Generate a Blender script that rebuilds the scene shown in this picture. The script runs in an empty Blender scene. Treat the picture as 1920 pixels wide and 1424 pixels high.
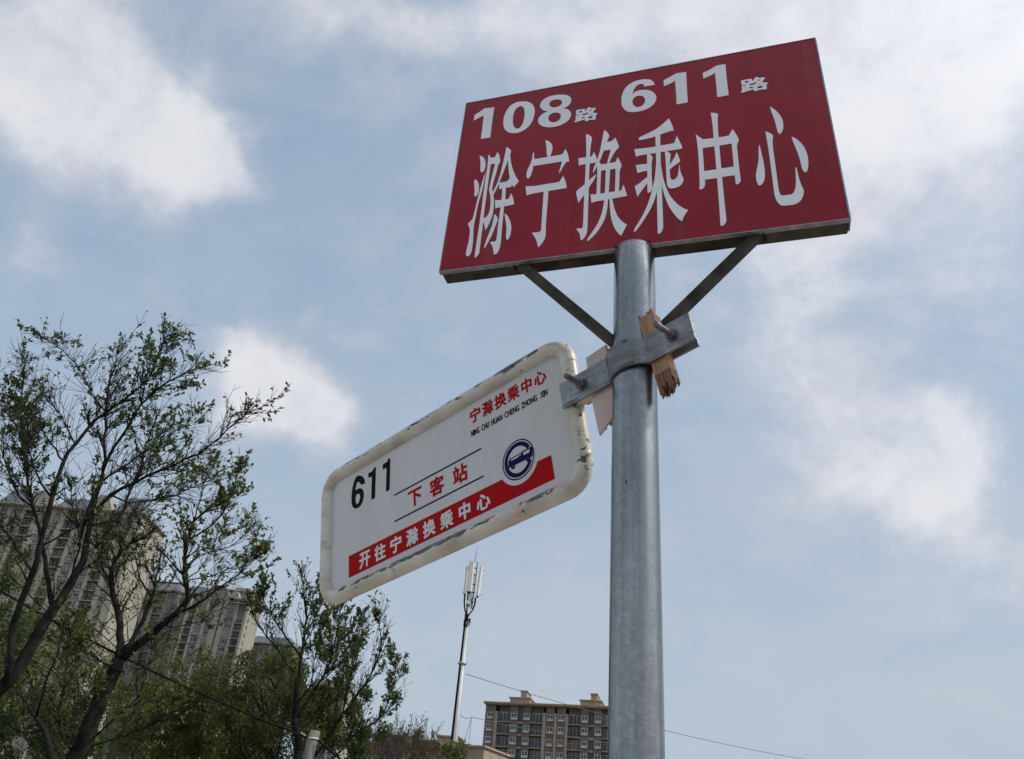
import bpy, bmesh, math, random, json
import numpy as np
from mathutils import Vector, Matrix, geometry

# ---------------------------------------------------------------- camera, world, sun, exposure
random.seed(7)
RNG = np.random.default_rng(11)
SC = bpy.context.scene
COL = SC.collection
EYE = Vector((0, 0, 1.6))
FPX, PITCH, ROLL = 1529.4, 0.5611, 0.0909          # focal length in pixels of a 1920 px wide picture

_f = Vector((0, math.cos(PITCH), math.sin(PITCH)))
_r = Vector((1, 0, 0))
_u = _r.cross(_f)
CR = math.cos(ROLL) * _r + math.sin(ROLL) * _u
CU = -math.sin(ROLL) * _r + math.cos(ROLL) * _u
cam_d = bpy.data.cameras.new('camera')
cam_d.sensor_width = 36
cam_d.lens = FPX / 1920 * 36
cam_d.clip_start = 0.05
cam_d.clip_end = 6000
cam = bpy.data.objects.new('camera', cam_d)
COL.objects.link(cam)
m3 = Matrix((CR, CU, -_f)).transposed()
cam.matrix_world = Matrix.Translation(EYE) @ m3.to_4x4()
SC.camera = cam


def ray(px, py):
    d = _f * FPX + CR * (px - 960) - CU * (py - 712)
    return d.normalized()


def at(px, py, y):
    """the point at distance y (along world Y) seen in that direction"""
    d = ray(px, py)
    return EYE + d * (y / d.y)


SUN_AZ, SUN_EL = math.radians(104), math.radians(48)
sun_dir = Vector((math.cos(SUN_EL) * math.sin(SUN_AZ), math.cos(SUN_EL) * math.cos(SUN_AZ), math.sin(SUN_EL)))
sun_d = bpy.data.lights.new('sun', 'SUN')
sun_d.energy = 1.6
sun_d.angle = math.radians(1.0)
sun_d.color = (1.0, 0.93, 0.82)
sun = bpy.data.objects.new('sun', sun_d)
sun.rotation_euler = (-sun_dir).to_track_quat('-Z', 'Y').to_euler()
COL.objects.link(sun)

SC.view_settings.view_transform = 'Standard'
SC.view_settings.look = 'None'
SC.view_settings.exposure = 0.40
SC.view_settings.gamma = 1.0
SC.view_settings.use_curve_mapping = False

W = bpy.data.worlds.new('World')
SC.world = W
W.use_nodes = True
nt = W.node_tree
nt.nodes.clear()


class NT:
    """tiny helper to write node trees"""
    def __init__(s, t):
        s.t = t

    def n(s, typ, ins=None, **kw):
        nd = s.t.nodes.new(typ)
        for k, v in kw.items():
            setattr(nd, k, v)
        for k, v in (ins or {}).items():
            sock = nd.inputs[k]
            if isinstance(v, bpy.types.NodeSocket):
                s.t.links.new(v, sock)
            else:
                if hasattr(sock.default_value, '__len__') and len(sock.default_value) == 4 and len(v) == 3:
                    v = (*v, 1)
                sock.default_value = v
        return nd

    def math(s, op, a, b=0.0, c=0.0, clamp=False):
        return s.n('ShaderNodeMath', {0: a, 1: b, 2: c}, operation=op, use_clamp=clamp).outputs[0]

    def ramp(s, v, lo, hi, a=0.0, b=1.0, smooth=True):
        return s.n('ShaderNodeMapRange', {'Value': v, 'From Min': lo, 'From Max': hi, 'To Min': a, 'To Max': b},
                   interpolation_type='SMOOTHSTEP' if smooth else 'LINEAR').outputs['Result']

    def mix(s, f, a, b):
        nd = s.t.nodes.new('ShaderNodeMix')
        nd.data_type = 'RGBA'
        for idx, v in ((0, f), (6, a), (7, b)):
            if isinstance(v, bpy.types.NodeSocket):
                s.t.links.new(v, nd.inputs[idx])
            else:
                nd.inputs[idx].default_value = v if idx == 0 else (*v[:3], 1)
        return nd.outputs[2]

    def noise(s, vec, scale, detail=4, rough=0.55, dist=0.0, out=0):
        nd = s.n('ShaderNodeTexNoise', {'Scale': scale, 'Detail': detail, 'Roughness': rough, 'Distortion': dist})
        if vec is not None:
            s.t.links.new(vec, nd.inputs['Vector'])
        return nd.outputs[out]

    def mapping(s, vec, scale=(1, 1, 1), loc=(0, 0, 0), rot=(0, 0, 0)):
        return s.n('ShaderNodeMapping', {'Vector': vec, 'Scale': scale, 'Location': loc, 'Rotation': rot}).outputs[0]


def world_sky():
    t = NT(nt)
    sky = t.n('ShaderNodeTexSky', sky_type='NISHITA', sun_disc=False, sun_elevation=SUN_EL,
              sun_rotation=SUN_AZ, altitude=0, air_density=1.0, dust_density=2.2, ozone_density=1.6)
    clear = t.n('ShaderNodeVectorMath', {0: sky.outputs[0], 'Scale': SKY_K}, operation='SCALE').outputs[0]
    d = t.n('ShaderNodeTexCoord').outputs['Generated']
    sep = t.n('ShaderNodeSeparateXYZ', {0: d})
    den = t.math('ADD', t.math('MAXIMUM', sep.outputs[2], 0.0), 0.22)
    q = t.n('ShaderNodeCombineXYZ', {0: t.math('DIVIDE', sep.outputs[0], den), 1: t.math('DIVIDE', sep.outputs[1], den)}).outputs[0]
    warp = t.n('ShaderNodeVectorMath', {0: t.noise(d, 3.2, 5, 0.6, out=1), 1: (0.5, 0.5, 0.5)}, operation='SUBTRACT').outputs[0]
    dw = t.n('ShaderNodeVectorMath', {0: warp, 1: (0.20, 0.20, 0.20), 2: d}, operation='MULTIPLY_ADD').outputs[0]
    total = None
    for px, py, rad, amp in CLOUDS:
        dist = t.n('ShaderNodeVectorMath', {0: dw, 1: ray(px, py)}, operation='DISTANCE').outputs['Value']
        v = t.ramp(dist, rad / FPX * 0.9, 0.0, 0.0, amp)
        total = v if total is None else t.math('ADD', total, v)
    fb = t.noise(q, 1.5, 9, 0.60, 0.25)
    fine = t.noise(d, 9.0, 10, 0.62, 0.35)
    wisp = t.noise(t.mapping(d, (5.0, 7.0, 11.0), rot=(0.3, 0.5, 0.4)), 1.0, 9, 0.60, 0.8)
    # forward scattering in the hazy air: everything brightens towards the sun
    g = t.math('MAXIMUM', t.n('ShaderNodeVectorMath', {0: d, 1: tuple(sun_dir)}, operation='DOT_PRODUCT').outputs['Value'], 0.0)
    glow = t.math('ADD', 1.0, t.math('ADD', t.math('MULTIPLY', t.math('POWER', g, 3.0), 0.26), t.math('MULTIPLY', t.math('POWER', g, 14.0), 3.0)))
    # scattered cumulus everywhere else: the same noise field with a lower threshold
    away = t.ramp(sep.outputs[1], 0.35, 0.05)
    scat = t.math('MULTIPLY', t.ramp(fb, 0.42, 0.60), t.math('MULTIPLY', away, 0.85))
    total = t.math('ADD', t.math('MINIMUM', t.math('MULTIPLY', total, 0.86), 0.92), scat)
    body = t.math('ADD', total, t.math('ADD', t.math('MULTIPLY', t.math('SUBTRACT', fb, 0.5), 0.95),
                                       t.math('ADD', t.math('MULTIPLY', t.math('SUBTRACT', fine, 0.5), 1.25), t.math('MULTIPLY', t.math('SUBTRACT', wisp, 0.5), 0.55))))
    dens = t.ramp(body, -0.06, 1.12)
    thin = t.math('MULTIPLY', t.ramp(t.math('ADD', t.math('MULTIPLY', wisp, 0.6), t.math('MULTIPLY', fb, 0.4)), 0.30, 0.72),
                  t.math('ADD', 0.26, t.math('MULTIPLY', g, 0.62)))
    cov = t.math('SUBTRACT', 1.0, t.math('MULTIPLY', t.math('SUBTRACT', 1.0, dens), t.math('SUBTRACT', 1.0, thin)))
    # thin veil over everything, thicker low down
    veil = t.ramp(sep.outputs[2], 0.85, 0.10, 0.66, 0.92)
    base = t.mix(veil, clear, t.mix(t.ramp(sep.outputs[2], 0.15, 0.65), VEIL_LOW, VEIL_HIGH))
    shade = t.ramp(t.math('ADD', t.math('MULTIPLY', dens, 0.5), t.math('MULTIPLY', t.noise(d, 7.0, 8, 0.62), 0.9)), 0.52, 1.02)
    ccol = t.mix(shade, CLOUD_DARK, CLOUD_LIGHT)
    col = t.mix(t.math('MULTIPLY', cov, 0.95), base, ccol)
    col = t.n('ShaderNodeVectorMath', {0: col, 'Scale': glow}, operation='SCALE').outputs[0]
    bg = t.n('ShaderNodeBackground', {'Color': col, 'Strength': 1.0})
    t.n('ShaderNodeOutputWorld', {'Surface': bg.outputs[0]})


SKY_K = 0.080                                         # Nishita strength
VEIL_LOW = (0.352, 0.420, 0.495)
VEIL_HIGH = (0.290, 0.392, 0.520)
CLOUD_LIGHT = (0.60, 0.60, 0.63)
CLOUD_DARK = (0.44, 0.455, 0.505)
CLOUDS = [  # direction of each cloud (as seen in the photograph), angular size, thickness
    (90, 90, 290, .8), (230, 170, 230, .75), (330, 270, 190, .75), (200, 320, 170, .5), (430, 290, 150, .65), (60, 230, 190, .5),
    (40, 440, 120, .7),
    (560, 20, 220, .7), (720, 60, 200, .55), (850, 100, 190, .6), (1040, 90, 230, .75),
    (1300, 30, 300, .95), (1560, 50, 330, 1.0), (1830, 60, 360, 1.05), (1700, 250, 280, .6), (1450, 350, 260, .55),
    (1480, 560, 300, .7), (1780, 500, 300, .45), (1600, 800, 270, .95), (1760, 820, 180, .6), (1850, 1040, 200, .5),
    (480, 710, 170, .9), (560, 740, 170, .85), (440, 670, 130, .6), (600, 850, 160, .55), (625, 780, 140, .5), (1700, 900, 230, .5), (420, 820, 150, .35),
    (700, 628, 75, .55), (640, 604, 60, .45), (585, 580, 50, .4), (840, 645, 75, .3),
    (1000, 1200, 240, .2), (1400, 1150, 300, .2), (300, 560, 200, .12), (950, 330, 170, .2),
]
world_sky()
SC.cycles.use_adaptive_sampling = True

# ---------------------------------------------------------------- helpers
class MB:
    """collects geometry for ONE mesh"""
    def __init__(s):
        s.v, s.f, s.m, s.smooth = [], [], [], []

    def add(s, verts, faces, mi=0, smooth=False):
        o = len(s.v)
        s.v += [tuple(x) for x in verts]
        s.f += [tuple(i + o for i in f) for f in faces]
        s.m += [mi] * len(faces)
        s.smooth += [smooth] * len(faces)

    def box(s, a, b, mi=0, M=None):
        (x0, y0, z0), (x1, y1, z1) = a, b
        vs = [Vector(p) for p in ((x0, y0, z0), (x1, y0, z0), (x1, y1, z0), (x0, y1, z0), (x0, y0, z1), (x1, y0, z1), (x1, y1, z1), (x0, y1, z1))]
        if M is not None:
            vs = [M @ p for p in vs]
        s.add(vs, [(0, 3, 2, 1), (4, 5, 6, 7), (0, 1, 5, 4), (1, 2, 6, 5), (2, 3, 7, 6), (3, 0, 4, 7)], mi)

    def prism(s, poly, h0, h1, M=None, mi=0, axis='y'):
        """extrude a polygon of (a, b); axis y: a->x, b->z, extruded along y"""
        n = len(poly)
        if axis == 'y':
            vs = [Vector((a, h0, b)) for a, b in poly] + [Vector((a, h1, b)) for a, b in poly]
        elif axis == 'z':
            vs = [Vector((a, b, h0)) for a, b in poly] + [Vector((a, b, h1)) for a, b in poly]
        else:
            vs = [Vector((h0, a, b)) for a, b in poly] + [Vector((h1, a, b)) for a, b in poly]
        if M is not None:
            vs = [M @ p for p in vs]
        s.add(vs, [tuple(range(n)), tuple(range(2 * n - 1, n - 1, -1))] + [(i, i + n, (i + 1) % n + n, (i + 1) % n) for i in range(n)], mi)

    def tube(s, pts, rad, n=8, mi=0, cap=True, closed=False, smooth=True):
        pts = [Vector(p) for p in pts]
        k = len(pts)
        if not hasattr(rad, '__len__'):
            rad = [rad] * k
        vs, fs = [], []
        ref = None
        for i, p in enumerate(pts):
            if closed:
                tn = (pts[(i + 1) % k] - pts[i - 1])
            else:
                tn = pts[min(i + 1, k - 1)] - pts[max(i - 1, 0)]
            if tn.length < 1e-9:
                tn = Vector((0, 0, 1))
            tn.normalize()
            if ref is None:
                ref = Vector((1, 0, 0)) if abs(tn.x) < 0.8 else Vector((0, 1, 0))
            a = (ref - tn * ref.dot(tn)).normalized()
            b = tn.cross(a)
            ref = a
            for j in range(n):
                w = 2 * math.pi * j / n
                vs.append(p + (a * math.cos(w) + b * math.sin(w)) * rad[i])
        for i in range(k if closed else k - 1):
            i2 = (i + 1) % k
            for j in range(n):
                fs.append((i * n + j, i * n + (j + 1) % n, i2 * n + (j + 1) % n, i2 * n + j))
        s.add(vs, fs, mi, smooth)
        if cap and not closed:
            o = len(s.v) - k * n
            s.f += [tuple(o + j for j in range(n - 1, -1, -1)), tuple(o + (k - 1) * n + j for j in range(n))]
            s.m += [mi, mi]
            s.smooth += [False, False]

    def mesh(s, name, mats):
        me = bpy.data.meshes.new(name)
        me.from_pydata(s.v, [], s.f)
        for m in (mats if isinstance(mats, (list, tuple)) else [mats]):
            me.materials.append(m)
        me.polygons.foreach_set('material_index', s.m)
        me.polygons.foreach_set('use_smooth', s.smooth)
        me.update()
        return me

    def build(s, name, mats, parent=None, bevel=0.0, fixnormals=True):
        me = s.mesh(name, mats)
        if fixnormals:
            bm = bmesh.new()
            bm.from_mesh(me)
            bmesh.ops.recalc_face_normals(bm, faces=bm.faces)
            bm.to_mesh(me)
            bm.free()
        o = link(name, me, parent)
        if bevel:
            bv = o.modifiers.new('bevel', 'BEVEL')
            bv.width = bevel
            bv.segments = 2
            bv.limit_method = 'ANGLE'
            bv.angle_limit = math.radians(50)
        return o


def link(name, me, parent=None):
    o = bpy.data.objects.new(name, me)
    COL.objects.link(o)
    if parent is not None:
        o.parent = parent
    return o


def tag(o, label=None, cat=None, group=None, kind=None):
    for k, v in (('label', label), ('category', cat), ('group', group), ('kind', kind)):
        if v:
            o[k] = v
    return o


def thing(name, label, cat, M=None, group=None):
    o = bpy.data.objects.new(name, None)
    o.empty_display_size = 0.1
    COL.objects.link(o)
    if M is not None:
        o.matrix_world = M
    return tag(o, label, cat, group)


def material(name):
    m = bpy.data.materials.new(name)
    m.use_nodes = True
    m.node_tree.nodes.clear()
    return m, NT(m.node_tree)


def finish(t, shader, disp=None):
    t.n('ShaderNodeOutputMaterial', {'Surface': shader})


def plain(name, col, rough=0.6, metal=0.0, var=0.0, scale=8.0, bump=0.0, spec=0.5, col2=None):
    m, t = material(name)
    c = (*col, 1)
    oc = t.n('ShaderNodeTexCoord').outputs['Object']
    if var or col2:
        nz = t.noise(oc, scale, 6, 0.6)
        lo = tuple(x * (1 - var) for x in col)
        hi = col2 or tuple(min(1, x * (1 + var)) for x in col)
        c = t.mix(t.ramp(nz, 0.3, 0.7), lo, hi)
    ins = {'Base Color': c, 'Roughness': rough, 'Metallic': metal, 'Specular IOR Level': spec}
    if bump:
        ins['Normal'] = t.n('ShaderNodeBump', {'Height': t.noise(oc, scale * 4, 5), 'Strength': bump, 'Distance': 0.01}).outputs[0]
    finish(t, t.n('ShaderNodeBsdfPrincipled', ins).outputs[0])
    return m


def galvanised(name, dark, light, rough, metal=0.9, streak=(55, 55, 1.6), stain=0.35, scuff=(0.62, 0.72)):
    m, t = material(name)
    oc = t.n('ShaderNodeTexCoord').outputs['Object']
    st = t.noise(t.mapping(oc, streak), 1.0, 7, 0.65)
    sp = t.noise(oc, 85, 7, 0.72, 0.6)
    big = t.noise(t.mapping(oc, (9, 9, 3)), 1.0, 4, 0.6)
    f = t.math('ADD', t.math('MULTIPLY', st, 0.34), t.math('ADD', t.math('MULTIPLY', sp, 0.30), t.math('MULTIPLY', big, 0.34)))
    c = t.mix(t.ramp(f, 0.38, 0.72), dark, light)
    # small pits and dark scuffs
    pit = t.n('ShaderNodeTexVoronoi', {'Vector': t.mapping(oc, (1, 1, .55)), 'Scale': 42.0, 'Randomness': 1.0}).outputs['Distance']
    pitm = t.math('MULTIPLY', t.ramp(pit, 0.11, 0.07), t.ramp(t.noise(oc, 11, 3), 0.52, 0.6))
    c = t.mix(t.math('MULTIPLY', pitm, 0.8), c, (0.03, 0.032, 0.035))
    scf = t.ramp(t.noise(t.mapping(oc, (70, 70, 4) if streak[2] < 10 else (7, 80, 80)), 1.0, 6, 0.7), *scuff)
    c = t.mix(t.math('MULTIPLY', scf, stain), c, tuple(x * 0.35 for x in dark))
    r = t.ramp(f, 0.35, 0.75, rough + 0.14, rough - 0.06)
    bmp = t.n('ShaderNodeBump', {'Height': f, 'Strength': 0.25, 'Distance': 0.0015}).outputs[0]
    finish(t, t.n('ShaderNodeBsdfPrincipled', {'Base Color': c, 'Metallic': metal, 'Roughness': r, 'Normal': bmp}).outputs[0])
    return m


def chipped_paint(name):
    """cream enamel on a steel tube: worn through to grey along ridges (local z) and speckled with rust"""
    m, t = material(name)
    oc = t.n('ShaderNodeTexCoord').outputs['Object']
    sep = t.n('ShaderNodeSeparateXYZ', {0: oc})
    big = t.noise(oc, 6, 4, 0.6)
    cream = t.mix(t.ramp(big, 0.35, 0.65), (0.56, 0.51, 0.42), (0.71, 0.685, 0.625))
    grime = t.noise(t.mapping(oc, (12, 12, 30)), 1.0, 6, 0.65)
    cream = t.mix(t.math('MULTIPLY', t.ramp(grime, 0.45, 0.72), 0.6), cream, (0.36, 0.28, 0.17))
    n1 = t.noise(t.mapping(oc, (22, 60, 60)), 1.0, 9, 0.68, 0.4)
    z, y = sep.outputs[2], sep.outputs[1]

    def band(v, c, w):
        return t.ramp(t.math('ABSOLUTE', t.math('SUBTRACT', v, c)), w, w * 0.25)
    front = t.ramp(y, 0.004, -0.006)
    run = t.ramp(t.math('ABSOLUTE', sep.outputs[0]), HX - 0.045, HX - 0.07)
    low = t.math('MULTIPLY', t.math('MULTIPLY', band(z, -HZ + 0.0065, 0.0105), front), run)
    top = t.math('MULTIPLY', t.math('MULTIPLY', band(z, HZ + 0.0065, 0.013), front), run)
    patch = t.ramp(t.noise(t.mapping(oc, (3.2, 1, 1)), 1.0, 2), 0.40, 0.62)
    patch2 = t.ramp(t.noise(t.mapping(oc, (2, 2, 9)), 1.0, 3), 0.42, 0.6)
    ridge = t.math('ADD', t.math('MULTIPLY', low, t.math('ADD', 0.17, t.math('MULTIPLY', patch, 0.17))),
                   t.math('MULTIPLY', top, t.math('ADD', 0.15, t.math('MULTIPLY', patch, 0.24))))
    nn = t.math('ADD', t.math('MULTIPLY', n1, 1.55), -0.275)
    side = t.math('MULTIPLY', band(t.math('ABSOLUTE', sep.outputs[0]), HX + 0.010, 0.010), t.math('MULTIPLY', patch2, 0.20))
    chip = t.ramp(t.math('ADD', nn, t.math('ADD', ridge, side)), 0.73, 0.765)
    col = t.mix(chip, cream, t.mix(t.ramp(t.noise(oc, 60, 3), 0.4, 0.6), (0.075, 0.08, 0.095), (0.17, 0.16, 0.16)))
    rust = t.ramp(t.math('ADD', t.noise(oc, 34, 6, 0.65), t.math('MULTIPLY', ridge, 0.16)), 0.69, 0.73)
    col = t.mix(rust, col, (0.16, 0.055, 0.02))
    rough = t.ramp(chip, 0, 1, 0.32, 0.75)
    bmp = t.n('ShaderNodeBump', {'Height': t.math('SUBTRACT', 1.0, chip), 'Strength': 0.5, 'Distance': 0.0012}).outputs[0]
    finish(t, t.n('ShaderNodeBsdfPrincipled', {'Base Color': col, 'Roughness': rough, 'Normal': bmp}).outputs[0])
    return m


def wood(name, c1, c2, c3):
    m, t = material(name)
    oc = t.n('ShaderNodeTexCoord').outputs['Object']
    g = t.noise(t.mapping(oc, (220, 220, 9)), 1.0, 6, 0.6, 0.5)
    col = t.mix(t.ramp(g, 0.3, 0.7), c1, c2)
    col = t.mix(t.math('MULTIPLY', t.ramp(t.noise(t.mapping(oc, (60, 60, 25)), 1.0, 5, 0.65), 0.56, 0.68), 0.7), col, c3)
    bmp = t.n('ShaderNodeBump', {'Height': g, 'Strength': 0.6, 'Distance': 0.001}).outputs[0]
    finish(t, t.n('ShaderNodeBsdfPrincipled', {'Base Color': col, 'Roughness': 0.75, 'Normal': bmp}).outputs[0])
    return m


def leaf_material(name, dark, light, trans=0.42):
    m, t = material(name)
    tint = t.n('ShaderNodeAttribute', attribute_name='tint').outputs['Fac']
    col = t.mix(tint, dark, light)
    p = t.n('ShaderNodeBsdfPrincipled', {'Base Color': col, 'Roughness': 0.42, 'Specular IOR Level': 0.4})
    tr = t.n('ShaderNodeBsdfTranslucent', {'Color': t.mix(tint, tuple(x * 1.3 for x in dark), tuple(x * 1.4 for x in light))})
    finish(t, t.n('ShaderNodeMixShader', {0: trans, 1: p.outputs[0], 2: tr.outputs[0]}).outputs[0])
    return m


def facade(name, c1, c2, scale=0.35):
    m, t = material(name)
    oc = t.n('ShaderNodeTexCoord').outputs['Object']
    n1 = t.noise(t.mapping(oc, (1, 1, 0.25)), scale, 7, 0.65)
    col = t.mix(t.ramp(n1, 0.3, 0.7), c1, c2)
    stn = t.ramp(t.noise(t.mapping(oc, (1.6, 1.6, 0.09)), 1.0, 6, 0.7), 0.55, 0.75)
    col = t.mix(t.math('MULTIPLY', stn, 0.35), col, tuple(x * 0.55 for x in c1))
    finish(t, t.n('ShaderNodeBsdfPrincipled', {'Base Color': col, 'Roughness': 0.85}).outputs[0])
    return m


HX, HZ = .38, 0.1485        # half height between tube centres of the lower plate (set again below)

# ---------------------------------------------------------------- ground
M_GRASS = plain('dry_verge_grass', (0.075, 0.07, 0.035), 0.95, 0, 0.4, 0.6, col2=(0.16, 0.14, 0.085))
M_ASPH = plain('asphalt', (0.05, 0.05, 0.052), 0.9, 0, 0.2, 3)
M_PAVE = plain('pavement_concrete', (0.30, 0.275, 0.24), 0.85, 0, 0.15, 2)
mb = MB()
mb.add([(-2500, -2500, -.16), (2500, -2500, -.16), (2500, 2500, -.16), (-2500, 2500, -.16)], [(0, 1, 2, 3)])
tag(mb.build('ground', M_GRASS), kind='structure')
mb = MB()
mb.box((-60, -9, -.155), (60, -1.6, -.12))
tag(mb.build('road', M_ASPH), kind='structure')
mb = MB()
mb.box((-60, -1.45, -.155), (60, 4.2, 0))
tag(mb.build('pavement', M_PAVE), kind='structure')
mb = MB()
mb.box((-60, -1.6, -.155), (60, -1.453, .004))
tag(mb.build('kerb', M_PAVE), kind='structure')

# ---------------------------------------------------------------- buildings
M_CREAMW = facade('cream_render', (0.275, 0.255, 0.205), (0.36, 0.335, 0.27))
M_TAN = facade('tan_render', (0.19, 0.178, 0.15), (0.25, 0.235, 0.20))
M_BRICK = facade('grey_brown_brick', (0.150, 0.112, 0.098), (0.20, 0.155, 0.135), 0.8)
M_STONE = facade('sandstone_render', (0.30, 0.235, 0.175), (0.37, 0.30, 0.23), 0.6)
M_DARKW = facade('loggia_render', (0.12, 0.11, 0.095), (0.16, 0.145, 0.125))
M_SLATE = plain('slate_roof', (0.13, 0.145, 0.16), 0.6, 0, 0.25, 0.8)
M_BLUEROOF = plain('blue_sheet_roof', (0.07, 0.12, 0.20), 0.5, 0, 0.2, 0.8)
M_TERRA = plain('terracotta_roof', (0.115, 0.075, 0.062), 0.8, 0, 0.3, 0.8)
M_GLASS = plain('window_glass', (0.022, 0.03, 0.04), 0.08, spec=0.6)
M_GLASSB = plain('bluish_glass', (0.035, 0.055, 0.065), 0.12, spec=0.6)
M_WFRAME = plain('white_window_frame', (0.62, 0.62, 0.62), 0.5)
M_DARKM = plain('dark_railing', (0.035, 0.03, 0.028), 0.6)


def window_mesh(w, h, mull, sill=True, arch=False, frame=M_WFRAME, glass=M_GLASS, trans=0.3, fr=.07):
    """window standing on a wall plane y=0, facing -y, centred on the origin: proud frame, set-back panes"""
    mb = MB()
    t = fr
    mb.box((-w / 2, -.10, -h / 2), (-w / 2 + t, 0.02, h / 2))
    mb.box((w / 2 - t, -.10, -h / 2), (w / 2, 0.02, h / 2))
    mb.box((-w / 2 + t, -.10, h / 2 - t), (w / 2 - t, 0.02, h / 2))
    mb.box((-w / 2 + t, -.10, -h / 2), (w / 2 - t, 0.02, -h / 2 + t))
    for k in range(1, mull):
        x = -w / 2 + w * k / mull
        mb.box((x - t * .4, -.085, -h / 2 + t), (x + t * .4, 0.02, h / 2 - t))
    if trans:
        z = h / 2 - h * trans
        mb.box((-w / 2 + t, -.08, z - t * .4), (w / 2 - t, 0.02, z + t * .4))
    mb.box((-w / 2 + t * .5, -.03, -h / 2 + t * .5), (w / 2 - t * .5, 0.015, h / 2 - t * .5), 1)
    if arch:
        n = 10
        pts = [(w / 2 * math.cos(math.pi * k / n), h / 2 + w / 2 * math.sin(math.pi * k / n)) for k in range(n + 1)]
        pin = [((w / 2 - t) * math.cos(math.pi * k / n), h / 2 + (w / 2 - t) * math.sin(math.pi * k / n)) for k in range(n + 1)]
        for k in range(n):
            mb.prism([pts[k], pts[k + 1], pin[k + 1], pin[k]], -.10, .02)
        mb.prism(pin, -.03, .015, mi=1)
        mb.box((-t * .4, -.085, h / 2), (t * .4, .02, h / 2 + w / 2 - t))
    if sill:
        mb.box((-w / 2 - .12, -.22, -h / 2 - .14), (w / 2 + .12, .02, -h / 2 - .005), 2)
    bmx = mb.mesh('window', [frame, glass, M_STONE])
    return bmx


def balcony_mesh(w, h, depth, rail=True, glass=M_GLASS, solid=None, slab=M_STONE):
    """loggia of one floor: slab edge, railing and a glazed door at the back; z=0 is the floor, wall at y=depth"""
    mb = MB()
    mb.box((-w / 2 + .002, -.12, -.22), (w / 2 - .002, depth, 0), 2)
    if solid:
        mb.box((-w / 2 + .002, -.05, .002), (w / 2 - .002, .1, .75), 2)
    if rail:
        mb.box((-w / 2 + .01, -.06, 1.04), (w / 2 - .01, .0, 1.10), 3)
        n = max(4, int(w / .32))
        for k in range(n + 1):
            x = -w / 2 + .05 + (w - .1) * k / n
            mb.box((x - .025, -.05, .002), (x + .025, -.01, 1.04), 3)
    g0, g1 = -w / 2 + .25, w / 2 - .25
    mb.box((g0, depth - .06, .05), (g1, depth + .02, h * .80), 1)
    for k in range(4):
        x = g0 + (g1 - g0) * k / 3
        mb.box((x - .05, depth - .11, .05), (x + .05, depth + .02, h * .80), 0)
    mb.box((g0, depth - .10, h * .80), (g1, depth + .02, h * .80 + .1), 0)
    return mb.mesh('balcony', [M_WFRAME, glass, slab, M_DARKM])


def add_part(name, me, parent, loc, mats=None):
    o = bpy.data.objects.new(name, me)
    COL.objects.link(o)
    o.parent = parent
    o.location = loc
    return o


M_CURT = plain('curtained_glass', (0.16, 0.155, 0.14), 0.25, spec=0.5)
M_GLASSD = plain('dark_glass', (0.010, 0.012, 0.016), 0.06, spec=0.6)
_alts = {}


def variants(me):
    """the same window with other things behind the glass: dark room, sky sheen, curtain"""
    if me.name not in _alts:
        out = [me, me]
        for g in (M_GLASSB, M_CURT, M_GLASSD):
            m2 = me.copy()
            m2.materials[1] = g
            out.append(m2)
        _alts[me.name] = out
    return _alts[me.name]


def tower(label, cat, foot, theta, depth, H, fl, bays, mats, zmin, group=None, cornice=True, glass=M_GLASS, skip_top=0, name='apartment_tower'):
    """foot = ground point of the front right corner; bays listed from right to left as (kind, width).
    local frame: x to the right along the front, y into the building, z up"""
    M = Matrix.Translation(foot) @ Matrix.Rotation(-theta, 4, 'Z')
    root = thing(name, label, cat, M, group)
    wall_m, rec_m, trim_m = mats
    back = MB()
    x = 0.0
    walls = {}
    nfl = int(H / fl)
    wins = {}
    total = sum(w for _, w in bays)
    for kind, w in bays:
        off = {'P': 0.0, 'W': .30, 'B': 1.5, 'S': .9, 'N': .30}[kind]
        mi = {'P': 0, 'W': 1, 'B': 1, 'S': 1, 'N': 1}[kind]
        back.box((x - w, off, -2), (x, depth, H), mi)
        key = (kind, w)
        if kind in 'WBNS' and key not in wins:
            if kind == 'W':
                wins[key] = window_mesh(w * .76, 1.95, 3, glass=glass)
            elif kind == 'N':
                wins[key] = window_mesh(w * .70, 1.85, 2, glass=glass)
            elif kind == 'S':
                wins[key] = window_mesh(w * .5, .8, 1, False, glass=glass)
            else:
                wins[key] = balcony_mesh(w, fl, 1.5, glass=glass, slab=trim_m)
        if kind in 'WBNS':
            alts = variants(wins[key])
            for k in range(nfl - skip_top):
                zf = H - fl * (k + 1 + skip_top)
                if zf + fl < zmin:
                    break
                if kind == 'B':
                    add_part('balcony', random.choice(alts), root, (x - w / 2, 0, zf))
                else:
                    add_part('window', random.choice(alts), root, (x - w / 2, off, zf + fl * .55))
        x -= w
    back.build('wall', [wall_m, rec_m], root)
    tr = MB()
    for k in range(nfl):
        zf = H - fl * (k + 1)
        if zf < zmin - fl:
            break
        xx = 0
        for kind, w in bays:
            if kind in 'WN':
                tr.box((xx - w + .002, .16, zf - .13), (xx - .002, .298, zf + .13))
            xx -= w
    if tr.v:
        tr.build('string_course', trim_m, root)['kind'] = 'stuff'
    if cornice:
        c = MB()
        c.box((-total - .5, -.5, H + .002), (.5, depth + .5, H + .35))
        c.box((-total - .85, -.85, H + .352), (.85, depth + .85, H + .75))
        c.build('cornice', trim_m, root)
    return root, total


def foot_at(px, py, y, z=0.0):
    p = at(px, py, y)
    return Vector((p.x, p.y, z)), p.z


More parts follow.
